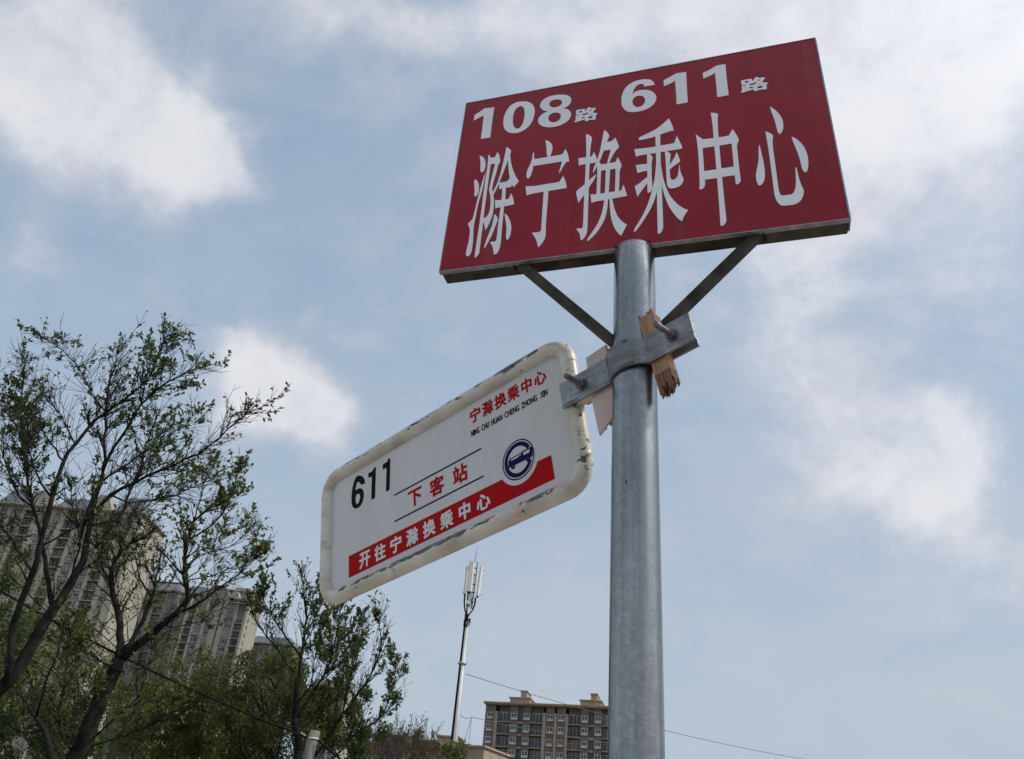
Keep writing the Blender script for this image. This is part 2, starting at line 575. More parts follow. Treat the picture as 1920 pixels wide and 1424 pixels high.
def gable(root, name, xc, w, z, hgt, y0, y1, mat):
    mb = MB()
    mb.prism([(xc - w / 2, z), (xc + w / 2, z), (xc + w / 2, z + hgt * .25), (xc + w * .18, z + hgt), (xc - w * .18, z + hgt), (xc - w / 2, z + hgt * .25)], y0, y1)
    return mb.build(name, mat, root)


def frustum(root, name, a, b, z0, z1, ins, mat):
    mb = MB()
    (x0, y0), (x1, y1) = a, b
    mb.add([(x0, y0, z0), (x1, y0, z0), (x1, y1, z0), (x0, y1, z0), (x0 + ins, y0 + ins, z1), (x1 - ins, y0 + ins, z1), (x1 - ins, y1 - ins, z1), (x0 + ins, y1 - ins, z1)],
           [(0, 3, 2, 1), (4, 5, 6, 7), (0, 1, 5, 4), (1, 2, 6, 5), (2, 3, 7, 6), (3, 0, 4, 7)])
    return mb.build(name, mat, root)


# --- nearest of the cream towers (behind the large tree)
foot, zt = foot_at(266, 966, 235)
R1, tot = tower('tallest cream apartment tower behind the large leaning tree at the left edge', 'apartment tower', foot, math.radians(3), 18, zt, 2.95,
                [('P', 2.4), ('N', 2.2), ('P', 1.3), ('B', 3.4), ('P', .8), ('W', 3.2), ('P', 2.0), ('W', 3.2), ('P', .8), ('B', 3.4), ('P', 1.6), ('N', 2.3), ('P', .7), ('W', 3.2), ('P', 1.8),
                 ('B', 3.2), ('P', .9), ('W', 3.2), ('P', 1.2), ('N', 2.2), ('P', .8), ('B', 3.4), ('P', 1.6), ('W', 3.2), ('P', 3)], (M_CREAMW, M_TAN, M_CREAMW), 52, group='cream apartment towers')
for xc, w in ((-13.2, 7.5), (-32.5, 8.5)):
    gable(R1, 'gable', xc, w, zt - 1.0, 6.4, -.12, 5, M_CREAMW)
    me = window_mesh(1.7, 3.4, 2, False, True, glass=M_GLASSB)
    for dx in ((0,) if w < 8 else (-1.3, 1.3)):
        add_part('arched_window', me, R1, (xc + dx, -.12, zt + 0.9))
frustum(R1, 'mansard_roof', (-9.5, .8), (-.5, 9), zt + .78, zt + 6.5, 2.4, M_SLATE)
frustum(R1, 'mansard_roof', (-28.5, 1.5), (-17.0, 10), zt + .78, zt + 5.2, 2.2, M_SLATE)
frustum(R1, 'mansard_roof', (-47, 2), (-37.5, 10), zt + .78, zt + 6.8, 2.2, M_SLATE)
me = window_mesh(1.1, 1.7, 2, False)
ccc = MB()
for k in range(10):                                       # narrow openings in the sunlit side wall
    ccc.box((-.02, 7.4, zt - 4.2 - k * 2.95), (.14, 8.3, zt - 2.6 - k * 2.95))
ccc.build('side_window', M_GLASS, R1)['kind'] = 'stuff'

# --- grey tower in the gap
foot, zt = foot_at(338, 1112, 330)
R2, tot = tower('greyish cream apartment block in the gap between the two tall trees, roof edged in red', 'apartment tower', foot, math.radians(5), 16, zt, 2.95,
                [('P', 1.2), ('W', 3.4), ('P', .9), ('B', 3.6), ('P', 1.2), ('N', 2.4), ('P', .8), ('B', 3.6), ('P', 1.3), ('W', 3.4), ('P', .9), ('N', 2.4), ('P', 1.5)],
                (M_TAN, M_DARKW, M_CREAMW), 60, group='cream apartment towers')
frustum(R2, 'roof', (-tot, .2), (0, 15), zt + .78, zt + 4.5, 2.5, M_SLATE)
mb = MB()
mb.box((-tot + 2.2, 2.4, zt + 4.502), (-2.2, 13, zt + 4.9))
mb.build('roof_edge', M_TERRA, R2)

# --- tower with bay windows left of the gabled one
foot, zt = foot_at(392, 1118, 322)
R3, tot = tower('cream apartment tower with projecting bay windows, just left of the gabled one', 'apartment tower', foot, math.radians(5), 15, zt, 2.95,
                [('P', 4.2), ('W', 3.8), ('P', .9), ('N', 2.2)], (M_CREAMW, M_TAN, M_CREAMW), 55, group='cream apartment towers')
frustum(R3, 'roof', (-tot, .2), (0, 14), zt + .78, zt + 4.2, 2.2, M_SLATE)

# --- gabled tower in full view
foot, zt = foot_at(469, 1128, 318)
R4, tot = tower('cream apartment tower in clear view with grey gable and arched top windows', 'apartment tower', foot, math.radians(5), 14.5, zt, 2.85,
                [('P', 1.0), ('B', 3.1), ('P', .7), ('W', 3.6), ('P', 1.5), ('S', .9), ('P', 2.4), ('N', 2.4), ('P', .9), ('W', 3.3), ('P', .6), ('B', 2.8), ('P', 1.0)],
                (M_CREAMW, M_TAN, M_CREAMW), 50, group='cream apartment towers', cornice=False, skip_top=2)
c = MB()
c.box((-6.2, -.45, zt + .002), (.45, 14.9, zt + .4))
c.box((-6.6, -.85, zt + .402), (.85, 15.3, zt + .85))
c.box((-6.3, -.55, zt - 1.2), (-.005, -.002, zt - .8))
c.build('cornice', M_CREAMW, R4)
me = window_mesh(2.2, 3.6, 2, True, True, glass=M_GLASSB)
add_part('arched_window', me, R4, (-6.6, .30, zt - 3.6))
me = window_mesh(1.9, 3.9, 2, True, True, glass=M_GLASSB)
me2 = window_mesh(1.5, 3.9, 2, True, True, glass=M_GLASSB)
add_part('arched_window', me, R4, (-15.05, .30, zt - 3.4))
add_part('arched_window', me2, R4, (-11.3, .30, zt - 3.4))
gable(R4, 'gable', -13.6, 10.5, zt + .004, 5.6, .02, 2.5, M_TAN)
frustum(R4, 'roof', (-19.5, 2.6), (-10.6, 13), zt + .004, zt + 6.4, 2.4, M_SLATE)
gable(R4, 'dormer', -6.5, 3.6, zt + .86, 2.6, -.3, 3, M_CREAMW)
frustum(R4, 'attic_storey', (-10.5, 3), (-.6, 13), zt + .86, zt + 4.6, .5, M_TAN)
mb = MB()
mb.box((-10.9, 2.8, zt + 4.602), (-.4, 13.2, zt + 5.0))
mb.box((-9, 5, zt + 5.002), (-3, 11, zt + 6.6))
mb.build('attic_cornice', M_CREAMW, R4)
for fx in (-18.2, -9.4, -5.4):
    mb = MB()
    mb.tube([(fx, 2.9, zt + (7.0 if fx < -9 else 5.0)), (fx, 2.9, zt + (8.2 if fx < -9 else 6.3))], [.35, .12], 8)
    mb.build('finial', M_TAN, R4)
ccc = MB()
for k in range(13):
    ccc.box((-.02, 2.2, zt - 4.6 - k * 2.85), (.12, 3.1, zt - 3.0 - k * 2.85))
ccc.build('side_window', M_GLASS, R4)['kind'] = 'stuff'

# --- two farther towers half hidden by the shrubs
foot, zt = foot_at(548, 1212, 420)
R5, tot = tower('dark grey distant tower, its top showing just right of the gabled tower', 'apartment tower', foot, math.radians(5), 16, zt, 3.0,
                [('P', 1), ('B', 3.4), ('P', .8), ('W', 3.2), ('P', 1.4), ('N', 2.4), ('P', .9), ('W', 3.2), ('P', .8), ('B', 3.4), ('P', 2)], (M_DARKW, M_DARKW, M_TAN), 65, group='cream apartment towers')
frustum(R5, 'roof', (-tot, .2), (0, 15), zt + .78, zt + 4.5, 2.5, M_SLATE)
foot, zt = foot_at(652, 1292, 420)
R6, tot = tower('distant tower seen through the slim young tree below the white plate', 'apartment tower', foot, math.radians(5), 16, zt, 3.0,
                [('P', 1.4), ('W', 3.2), ('P', .8), ('B', 3.4), ('P', 1.2), ('N', 2.4), ('P', .9), ('W', 3.2), ('P', 2)], (M_CREAMW, M_TAN, M_CREAMW), 45, group='cream apartment towers')
frustum(R6, 'roof', (-tot, .2), (0, 15), zt + .78, zt + 4, 2.2, M_SLATE)

# --- brown brick block beside the pole
YB = 229
foot, zt = foot_at(911, 1318, YB)
TH = math.radians(14.5)
bays_lr = [(k, w * .664) for k, w in [('N', 4.0), ('P', 1.2), ('B', 4.9), ('N', 3.3), ('S', 1.9), ('N', 3.1), ('B', 4.9), ('P', 1.2), ('N', 3.4), ('P', .9), ('N', 3.4), ('P', 1.1), ('B', 4.9), ('N', 3.1), ('S', 2.1), ('N', 3.1), ('B', 4.8), ('P', 1.2), ('N', 4.0)]]
wsum = sum(w for _, w in bays_lr)
M = Matrix.Translation(Vector((foot.x, foot.y, 0))) @ Matrix.Rotation(-TH, 4, 'Z')
BB = thing('apartment_block', 'brown brick apartment block with sandstone bands, partly behind the galvanised pole', 'apartment block', M)
FL = 3.0
wl = MB()
pr = MB()
meW = {}
meB = {}
x = 0.0
nf = 8
PARH = 1.6                                                     # parapet
for kind, w in bays_lr:
    off = {'N': .45, 'P': 0, 'B': 1.7, 'S': 1.2}[kind]
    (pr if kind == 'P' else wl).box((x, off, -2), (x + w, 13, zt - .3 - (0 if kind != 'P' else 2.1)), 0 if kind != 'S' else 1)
    if kind == 'P':
        pr.box((x - .15, -.12, zt - 2.398), (x + w + .15, .4, zt - 2.0))
    for k in range(nf):
        zf = zt - PARH - FL * (k + 1)
        if kind == 'N':
            key = 'n'
            if key not in meW:
                m_ = MB()
                ww, hh, t_ = 1.60, 1.50, .09
                for a, b in (((-ww / 2, -.08, -hh / 2), (-ww / 2 + t_, .02, hh / 2)), ((ww / 2 - t_, -.08, -hh / 2), (ww / 2, .02, hh / 2)),
                             ((-ww / 2 + t_, -.08, hh / 2 - t_), (ww / 2 - t_, .02, hh / 2)), ((-ww / 2 + t_, -.08, -hh / 2), (ww / 2 - t_, .02, -hh / 2 + t_)),
                             ((-.04, -.07, -hh / 2 + t_), (.04, .02, hh / 2 - t_)), ((-ww / 2 + t_, -.066, -hh / 2 + .48), (-.04, .02, -hh / 2 + .56)),
                             ((.04, -.066, -hh / 2 + .48), (ww / 2 - t_, .02, -hh / 2 + .56)),
                             ((-ww / 2 + t_, -.075, -hh / 2 + .09), (-.04, .018, -hh / 2 + .30)), ((.04, -.075, -hh / 2 + .09), (ww / 2 - t_, .018, -hh / 2 + .30))):
                    m_.box(a, b)
                m_.box((-ww / 2 - .1, -.2, -hh / 2 - .16), (ww / 2 + .1, .02, -hh / 2 - .005), 1)
                meW[key] = m_.mesh('window', [M_WFRAME, M_STONE])
                g_ = MB()
                g_.box((-ww / 2 + .05, -.03, -hh / 2 + .05), (ww / 2 - .05, .01, hh / 2 - .05))
                meW['pane'] = g_.mesh('pane', [M_GLASSB])
            o = add_part('window', meW[key], BB, (x + w / 2, off, zf + 1.65))
            add_part('pane', meW['pane'], o, (0, 0, 0))
        elif kind == 'B':
            if w not in meB:
                meB[w] = balcony_mesh(w, FL, 1.7, glass=M_GLASSB)
            add_part('balcony', random.choice(variants(meB[w])), BB, (x + w / 2, 0, zf + .25))
        elif kind == 'S':
            m_ = MB()
            m_.box((x + .002, .7, zf - .1), (x + w - .002, 1.198, zf + .35))
            m_.build('spandrel', M_STONE, BB)
    x += w
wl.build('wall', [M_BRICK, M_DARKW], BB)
pr.build('pilaster', M_STONE, BB)
c = MB()
c.box((-.3, -.25, zt - .298), (wsum + .3, 13.2, zt - .02))
c.box((-.55, -.5, zt - .018), (wsum + .55, 13.5, zt + .32))
c.build('cornice', M_STONE, BB)
for (xa, xb, h1, h2) in ((6.2, 11.6, 1.7, 3.7), (25.0, 30.4, 1.7, 3.6)):
    a = MB()
    xa += 0.0
    a.box((xa, 1.5, zt + .322), (xb, 9, zt + h1))
    a.box((xa - .3, 1.2, zt + h1 + .002), (xb + .3, 9.3, zt + h1 + .3))
    a.box((xa + 2.6, 2.5, zt + h1 + .302), (xb - 1.2, 8, zt + h2))
    a.box((xa + 2.4, 2.3, zt + h2 + .002), (xb - 1.0, 8.2, zt + h2 + .25))
    a.build('stair_head', M_STONE, BB)

# --- low buildings at the bottom
def low_block(label, px, py, y, w, d, th, h_extra, wall, roof, nwin, name='low_building', steps=()):
    foot, zt = foot_at(px, py, y)
    M = Matrix.Translation(foot) @ Matrix.Rotation(-th, 4, 'Z')
    o = thing(name, label, 'building', M)
    m_ = MB()
    m_.box((0, 0, -2), (w, d, zt - .3))
    m_.build('wall', wall, o)
    m_ = MB()
    m_.box((-.35, -.35, zt - .298), (w + .35, d + .35, zt))
    for (a, b, hh) in steps:
        m_.box((a, .5, zt + .002), (b, d - .5, zt + hh - .25))
        m_.box((a - .25, .25, zt + hh - .248), (b + .25, d - .25, zt + hh))
    m_.build('parapet', roof, o)
    me = window_mesh(1.8, 1.6, 2)
    for k in range(nwin):
        for fl in range(3):
            add_part('window', me, o, (w * (k + .5) / nwin, 0, zt - 2.6 - fl * 3.1))
    return o


low_block('low reddish brown block behind the bare bushes', 655, 1387, 120, 14.5, 10, .05, 0, M_BRICK, M_TERRA, 5, steps=((3.0, 8.2, 1.1),))
low_block('low shed with a blue sheet roof edge behind the bare bushes', 748, 1384, 125, 5.2, 8, .05, 0, M_TAN, M_BLUEROOF, 2)
low_block('small beige block with a raised roof box left of the antenna mast', 800, 1395, 150, 9.0, 10, .1, 0, M_STONE, M_STONE, 3, steps=((1.6, 5.2, 1.6),))
low_block('beige block with stepped parapet between the antenna mast and the brown block', 857, 1398, 150, 5.2, 9, .5, 0, M_STONE, M_STONE, 0, steps=((0.6, 2.2, .3),))

# ---------------------------------------------------------------- antenna mast
YM = 45.0
mt = at(878, 1140, YM)
zmt = mt.z
mast = thing('antenna_mast', 'slim grey mobile phone mast with white panel antennas at its top', 'antenna mast', Matrix.Translation((mt.x, YM, 0)))
M_MAST = plain('mast_grey_paint', (0.42, 0.44, 0.44), 0.55, 0.2, 0.12, 0.8)
M_ANT = plain('antenna_white', (0.72, 0.70, 0.66), 0.45)
M_BLK = plain('black_cable', (0.010, 0.010, 0.012), 0.85, spec=0.15)
px2m = YM / (FPX * math.cos(PITCH)) * 1.08
mb = MB()
mb.tube([(0, 0, 0), (0, 0, zmt)], [.235, .125], 20)
mb.build('pole', M_MAST, mast)
mb = MB()
for k in range(4):
    if k < 3:
        mb.tube([(-.215 + .045 * k, -.12 - .035 * k, 0), (-.118 + .03 * k, -.07 - .025 * k, zmt - .3)], .024, 6)
mb.build('feeder_cable', M_BLK, mast)
for zz, r in ((zmt - 3.0, .24), (zmt - 7.7, .33)):
    mb = MB()
    mb.tube([(0, 0, zz - .05), (0, 0, zz + .05)], .21 if r < .3 else .25, 16)
    mb.box((-r, -.06, zz - .025), (r, .06, zz + .025))
    mb.build('collar', M_MAST, mast)
# head: centre tube, panels, thin side pole with clamps
mb = MB()
mb.tube([(0, 0, zmt), (0.02, 0, zmt + 2.2)], .07, 12)
mb.build('head_tube', M_MAST, mast)
for (dx, dy, w, d, z0_, z1_, rot) in ((-.27, -.05, .13, .14, .72, 2.35, .5), (-.05, -.33, .30, .14, .80, 2.55, -.12), (.11, .30, .20, .12, .62, 2.10, .1), (.42, -.02, .15, .16, .68, 2.35, -.6)):
    M = Matrix.Translation((dx, dy, zmt)) @ Matrix.Rotation(rot, 4, 'Z') @ Matrix.Rotation(.045 * (1 if dx > .3 else 0), 4, 'Y')
    mb = MB()
    mb.prism([(-w / 2, -d * .2), (-w * .35, -d / 2), (w * .35, -d / 2), (w / 2, -d * .2), (w / 2, d / 2), (-w / 2, d / 2)], z0_, z1_, M, axis='z')
    an = mb.build('antenna_panel', M_ANT, mast)
    mb = MB()
    for zz in (z0_ + .15, z1_ - .15):
        mb.box((-.03, d / 2, zz - .03), (.03, d / 2 + .14, zz + .03), 0, M)
    mb.box((-w * .3, -d * .3, z0_ - .07), (w * .3, d * .3, z0_ - .002), 0, M)
    mb.build('bracket', M_BLK, an)
mb = MB()
mb.tube([(.20, .05, zmt - .02), (.25, .05, zmt + 2.65)], .024, 8)
for zz in (.35, .9, 1.35, 1.9, 2.3):
    mb.box((.10, .03, zmt + zz - .025), (.27, .07, zmt + zz + .025))
mb.build('side_pole', M_BLK, mast)
mb = MB()
mb.tube([(.10, -.2, zmt + 2.5), (.11, -.2, zmt + 2.75), (.16, -.2, zmt + 3.5)], [.025, .014, .006], 6)
mb.build('whip_antenna', M_BLK, mast)
mb = MB()
mb.box((-.12, -.30, zmt + .35), (.12, -.10, zmt + .76))
mb.build('radio_unit', M_MAST, mast)
mb = MB()
mb.box((-.14, -.36, zmt + .12), (.10, -.22, zmt + .30))
mb.build('junction_box', M_ANT, mast)
for (dx, dy, z0_) in ((-.27, -.05, .70), (-.10, -.33, .72), (.13, .30, .55), (.36, -.02, .62), (-.24, 0, .7), (.32, 0, .6)):
    mb = MB()
    pts = [Vector((dx, dy, zmt + z0_)), Vector((dx * 1.02, dy, zmt + z0_ - .35)), Vector((dx * .75, dy * .8 - .05, zmt - .12)), Vector((dx * .25, -.14, zmt - .42)), Vector((-.04, -.15, zmt - .8))]
    cur = []
    for i in range(4):
        for k in range(4):
            cur.append(pts[i].lerp(pts[i + 1], k / 4))
    mb.tube(cur + [pts[-1]], .028, 6)
    mb.build('jumper_cable', M_BLK, mast)
mb = MB()
for ph in (0, 1, 2):
    mb.tube([(.17 * math.cos(w) + .02, -.16 + .05 * math.sin(w * 2 + ph), zmt - .85 + .22 * math.sin(w + ph)) for w in np.linspace(0, 2 * math.pi, 14)], .026, 6)
mb.build('cable_coil', M_BLK, mast)


def wire(label, pts, r, mat, sag=0.0, n=24):
    mb = MB()
    P = []
    for i in range(len(pts) - 1):
        a, b = Vector(pts[i]), Vector(pts[i + 1])
        for k in range(n):
            t = k / n
            q = a.lerp(b, t)
            q.z -= sag * 4 * t * (1 - t)
            P.append(q)
    P.append(Vector(pts[-1]))
    mb.tube(P, r, 6)
    o = mb.build('overhead_wire', mat)
    return tag(o, label, 'wire')


M_WIRE = plain('grey_wire', (0.10, 0.11, 0.12), 0.6)
wire('thin wire from the antenna mast sloping down to the right behind the pole', [at(873, 1264, YM), at(1560, 1432, 62)], .016, M_WIRE, 0.45)
wire('lower thin wire from the antenna mast across the brown block', [at(860, 1339, YM), at(884, 1345, 46), at(1180, 1398, 60)], .014, M_WIRE, 0.12)
wire('pair of loose drop wires hanging between the mast and the brown block', [at(866, 1404, 46), at(884, 1346, 46), at(876, 1424, 46.2), at(876, 1500, 46.2)], .012, M_WIRE, 0.0)

# concrete post whose tip shows at the bottom, with the dark cable fixed to it
YP = 9.0
pt = at(592, 1371, YP)
M_CONC = plain('weathered_concrete', (0.26, 0.245, 0.215), 0.85, 0, 0.3, 5, 0.4)
post = thing('cable_post', 'short weathered concrete post carrying the dark cable at the bottom edge', 'post', Matrix.Translation((pt.x, YP, 0)))
mb = MB()
mb.tube([(-.13, 0, 0), (-.018, 0, pt.z - .10), (0, 0, pt.z - .005), (0.0, 0, pt.z)], [.066, .052, .0515, .044], 20)
mb.build('shaft', M_CONC, post)
mb = MB()
mb.tube([(.056 * math.cos(w) - .012, .056 * math.sin(w), pt.z - .075) for w in np.linspace(0, 2 * math.pi, 22)[:-1]], .007, 8, closed=True)
mb.tube([(-.065, -.02, pt.z - .07), (-.14, -.03, pt.z - .03)], .006, 6)
mb.build('wire_band', M_ANT, post)
mb = MB()
ca, cb = at(-120, 1035, YP - .6), Vector((pt.x - .06, YP - .05, pt.z - .075))
mb.tube([ca.lerp(cb, t) - Vector((0, 0, .10 * 4 * t * (1 - t))) for t in np.linspace(0, 1, 30)], .011, 8)
tag(mb.build('overhead_cable', M_BLK), 'dark sagging cable crossing in front of the trees down to the concrete post', 'cable')
mb = MB()
ca, cb = Vector((pt.x + .05, YP - .05, pt.z - .09)), at(680, 1460, YP)
mb.tube([ca.lerp(cb, t) for t in np.linspace(0, 1, 8)], .011, 8)
tag(mb.build('overhead_cable', M_BLK), 'short end of dark cable leaving the concrete post towards the lower right', 'cable')

# ---------------------------------------------------------------- trees
M_BARK = plain('dark_bark', (0.011, 0.0095, 0.009), 0.95, 0, 0.35, 9, 0.5, col2=(0.03, 0.026, 0.023), spec=0.15)
M_TWIG = plain('reddish_twig', (0.050, 0.026, 0.022), 0.9, 0, 0.3, 9)
M_LEAF_A = leaf_material('privet_leaf', (0.034, 0.052, 0.018), (0.135, 0.170, 0.055))
M_LEAF_B = leaf_material('olive_leaf', (0.046, 0.064, 0.018), (0.175, 0.195, 0.052))
M_LEAF_D = leaf_material('feathery_leaf', (0.040, 0.055, 0.014), (0.165, 0.180, 0.042))


from mathutils import noise as mnoise


class Leaves:
    def __init__(s):
        s.c, s.d, s.n, s.L, s.t = [], [], [], [], []

    def add(s, c, d, n, L, t):
        s.c.append(c); s.d.append(d); s.n.append(n); s.L.append(L); s.t.append(t)

    def build(s, name, mat, parent, ratio=0.50):
        c = np.array(s.c); d = np.array(s.d); n = np.array(s.n); L = np.array(s.L)[:, None]
        d /= np.linalg.norm(d, axis=1)[:, None] + 1e-9
        w = np.cross(d, n); w /= np.linalg.norm(w, axis=1)[:, None] + 1e-9
        u = np.cross(w, d)
        hw = L * ratio * .5
        P = np.stack([c, c + d * L * .35 + w * hw + u * L * .06, c + d * L * .72 + w * hw * .75 + u * L * .03, c + d * L - u * L * .07,
                      c + d * L * .72 - w * hw * .75 + u * L * .03, c + d * L * .35 - w * hw + u * L * .06], 1)
        k = len(c)
        me = bpy.data.meshes.new(name)
        me.vertices.add(k * 6)
        me.vertices.foreach_set('co', P.reshape(-1).astype(np.float32))
        idx = np.array([0, 1, 2, 3, 0, 3, 4, 5])[None] + np.arange(k)[:, None] * 6
        me.loops.add(k * 8)
        me.loops.foreach_set('vertex_index', idx.reshape(-1).astype(np.int32))
        me.polygons.add(k * 2)
        me.polygons.foreach_set('loop_start', (np.arange(k * 2) * 4).astype(np.int32))
        me.materials.append(mat)
        me.update(calc_edges=True)
        at_ = me.attributes.new('tint', 'FLOAT', 'FACE')
        at_.data.foreach_set('value', np.repeat(np.array(s.t), 2).astype(np.float32))
        me.validate()
        o = link(name, me, parent)
        o['kind'] = 'stuff'
        return o


def rv():
    v = RNG.normal(size=3)
    return Vector(v / np.linalg.norm(v))


def resample(P, R, step):
    outp, outr = [P[0]], [R[0]]
    for i in range(len(P) - 1):
        L = (P[i + 1] - P[i]).length
        n = max(1, int(L / step))
        p0, p1 = P[max(i - 1, 0)], P[min(i + 2, len(P) - 1)]
        for k in range(1, n + 1):
            t = k / n
            a, b = P[i], P[i + 1]
            q = 0.5 * ((2 * a) + (b - p0) * t + (2 * p0 - 5 * a + 4 * b - p1) * t * t + (3 * a - p0 - 3 * b + p1) * t ** 3)
            outp.append(q)
            outr.append(R[i] + (R[i + 1] - R[i]) * t)
    return outp, outr


DENS = 4.8
CLUMP = -.10


class Tree:
    def __init__(s, name, label, cat, base, leafmat, leaf=.05, group=None, twigmat=None):
        s.root = thing(name, label, cat, Matrix.Translation(base), group)
        s.inv = Matrix.Translation(-Vector(base))
        s.mb_tw = MB()
        s.lv = Leaves()
        s.leafmat, s.leaf = leafmat, leaf
        s.limbs = []
        s.barkmat = M_BARK
        s.twigmat = twigmat or M_BARK

    def limb(s, pts, r0, r1, name='limb', step=.10, wob=.010):
        """pts: world points"""
        r0, r1 = r0 * .58, r1 * .6
        R = [r0 + (r1 - r0) * i / (len(pts) - 1) for i in range(len(pts))]
        P, R = resample([Vector(p) for p in pts], R, step)
        P = [P[0]] + [p + rv() * wob for p in P[1:]]
        mb = MB()
        mb.tube([s.inv @ p for p in P], R, 10 if r0 > .05 else 7)
        mb.build(name, s.barkmat, s.root, fixnormals=False)
        s.limbs.append((P, R))
        return P, R

    def twig(s, p, d, L, r, lvl, dens, droop=.0, up=.25, fan=.7):
        n = max(3, int(L / .07))
        pts, rad = [p.copy()], [r]
        q, dd = p.copy(), d.normalized()
        for k in range(n):
            dd = (dd + rv() * .16 + Vector((0, 0, up * .12 - droop * .1))).normalized()
            q = q + dd * (L / n)
            pts.append(q.copy())
            rad.append(r + (.0016 - r) * (k + 1) / n)
        s.mb_tw.tube([s.inv @ x for x in pts], rad, 4 if r > .006 else 3, cap=False)
        if lvl > 0:
            m = max(2, int(L / .16))
            for k in range(m):
                i = min(n - 1, int(n * (.25 + .75 * (k + random.random()) / m)))
                side = (rv() - dd * rv().dot(dd))
                side = (side - (pts[i + 1] - pts[i]).normalized() * side.dot((pts[i + 1] - pts[i]).normalized())).normalized()
                nd = ((pts[i + 1] - pts[i]).normalized() + side * fan).normalized()
                s.twig(pts[i], nd, L * random.uniform(.35, .6), max(.0022, rad[i] * .6), lvl - 1, dens, droop, up, fan)
        if dens > 0:
            i0 = 0.25 if lvl == 0 else .6
            cnt = int(DENS * dens * L / .03 * (1 if lvl == 0 else .45) * random.uniform(.5, 1.3))
            for _ in range(cnt):
                t = i0 + (1 - i0) * random.random() ** .7
                i = min(n - 1, int(t * n))
                a = pts[i].lerp(pts[i + 1], random.random())
                if mnoise.noise(a * 1.9) + .35 * mnoise.noise(a * 5.3) < CLUMP and random.random() < .88:
                    continue
                ld = ((pts[i + 1] - pts[i]).normalized() * .7 + rv() * .9 + Vector((0, 0, .1)))
                s.leafat(a, ld)

    def leafat(s, a, ld, k=1.0):
        s.lv.add(tuple(s.inv @ a), tuple(ld), tuple(rv() * .7 + Vector((0, 0, .8))), s.leaf * k * random.uniform(.6, 1.15), random.random() ** 1.4)

    def sprout(s, li, t0, gap, L, dens, lvl=1, up=.3, fan=.9, r=None, droop=0, t1=1.0):
        P, R = s.limbs[li]
        n = len(P)
        acc = 0
        for i in range(1, n):
            if i / n < t0 or i / n > t1:
                continue
            acc += (P[i] - P[i - 1]).length
            while acc > gap:
                acc -= gap * random.uniform(.7, 1.3)
                tn = (P[i] - P[i - 1]).normalized()
                sd = rv()
                sd = (sd - tn * sd.dot(tn)).normalized()
                f = 1.0 - .45 * (i / n)
                s.twig(P[i], tn + sd * fan + Vector((0, 0, up * .5)), L * f * random.uniform(.5, 1.1), (r or min(.010, R[i] * .5)), lvl, dens, droop, up)
        tn = (P[-1] - P[-2]).normalized()
        if t1 >= 1.0:
            for _ in range(2):
                s.twig(P[-1], tn + rv() * .3, L * .38 * random.uniform(.7, 1.1), max(.003, R[-1]), lvl, dens, droop, up)

    def done(s, leafname='foliage'):
        if s.mb_tw.v:
            o = s.mb_tw.build('twig', s.twigmat, s.root, fixnormals=False)
            o['kind'] = 'stuff'
        if s.lv.c:
            s.lv.build(leafname, s.leafmat, s.root)


def PT(lst, y, dy=0.0):
    """pixel polyline -> world points, depth running from y to y + dy"""
    n = len(lst)
    return [at(px, py, y + dy * i / max(1, n - 1)) for i, (px, py) in enumerate(lst)]


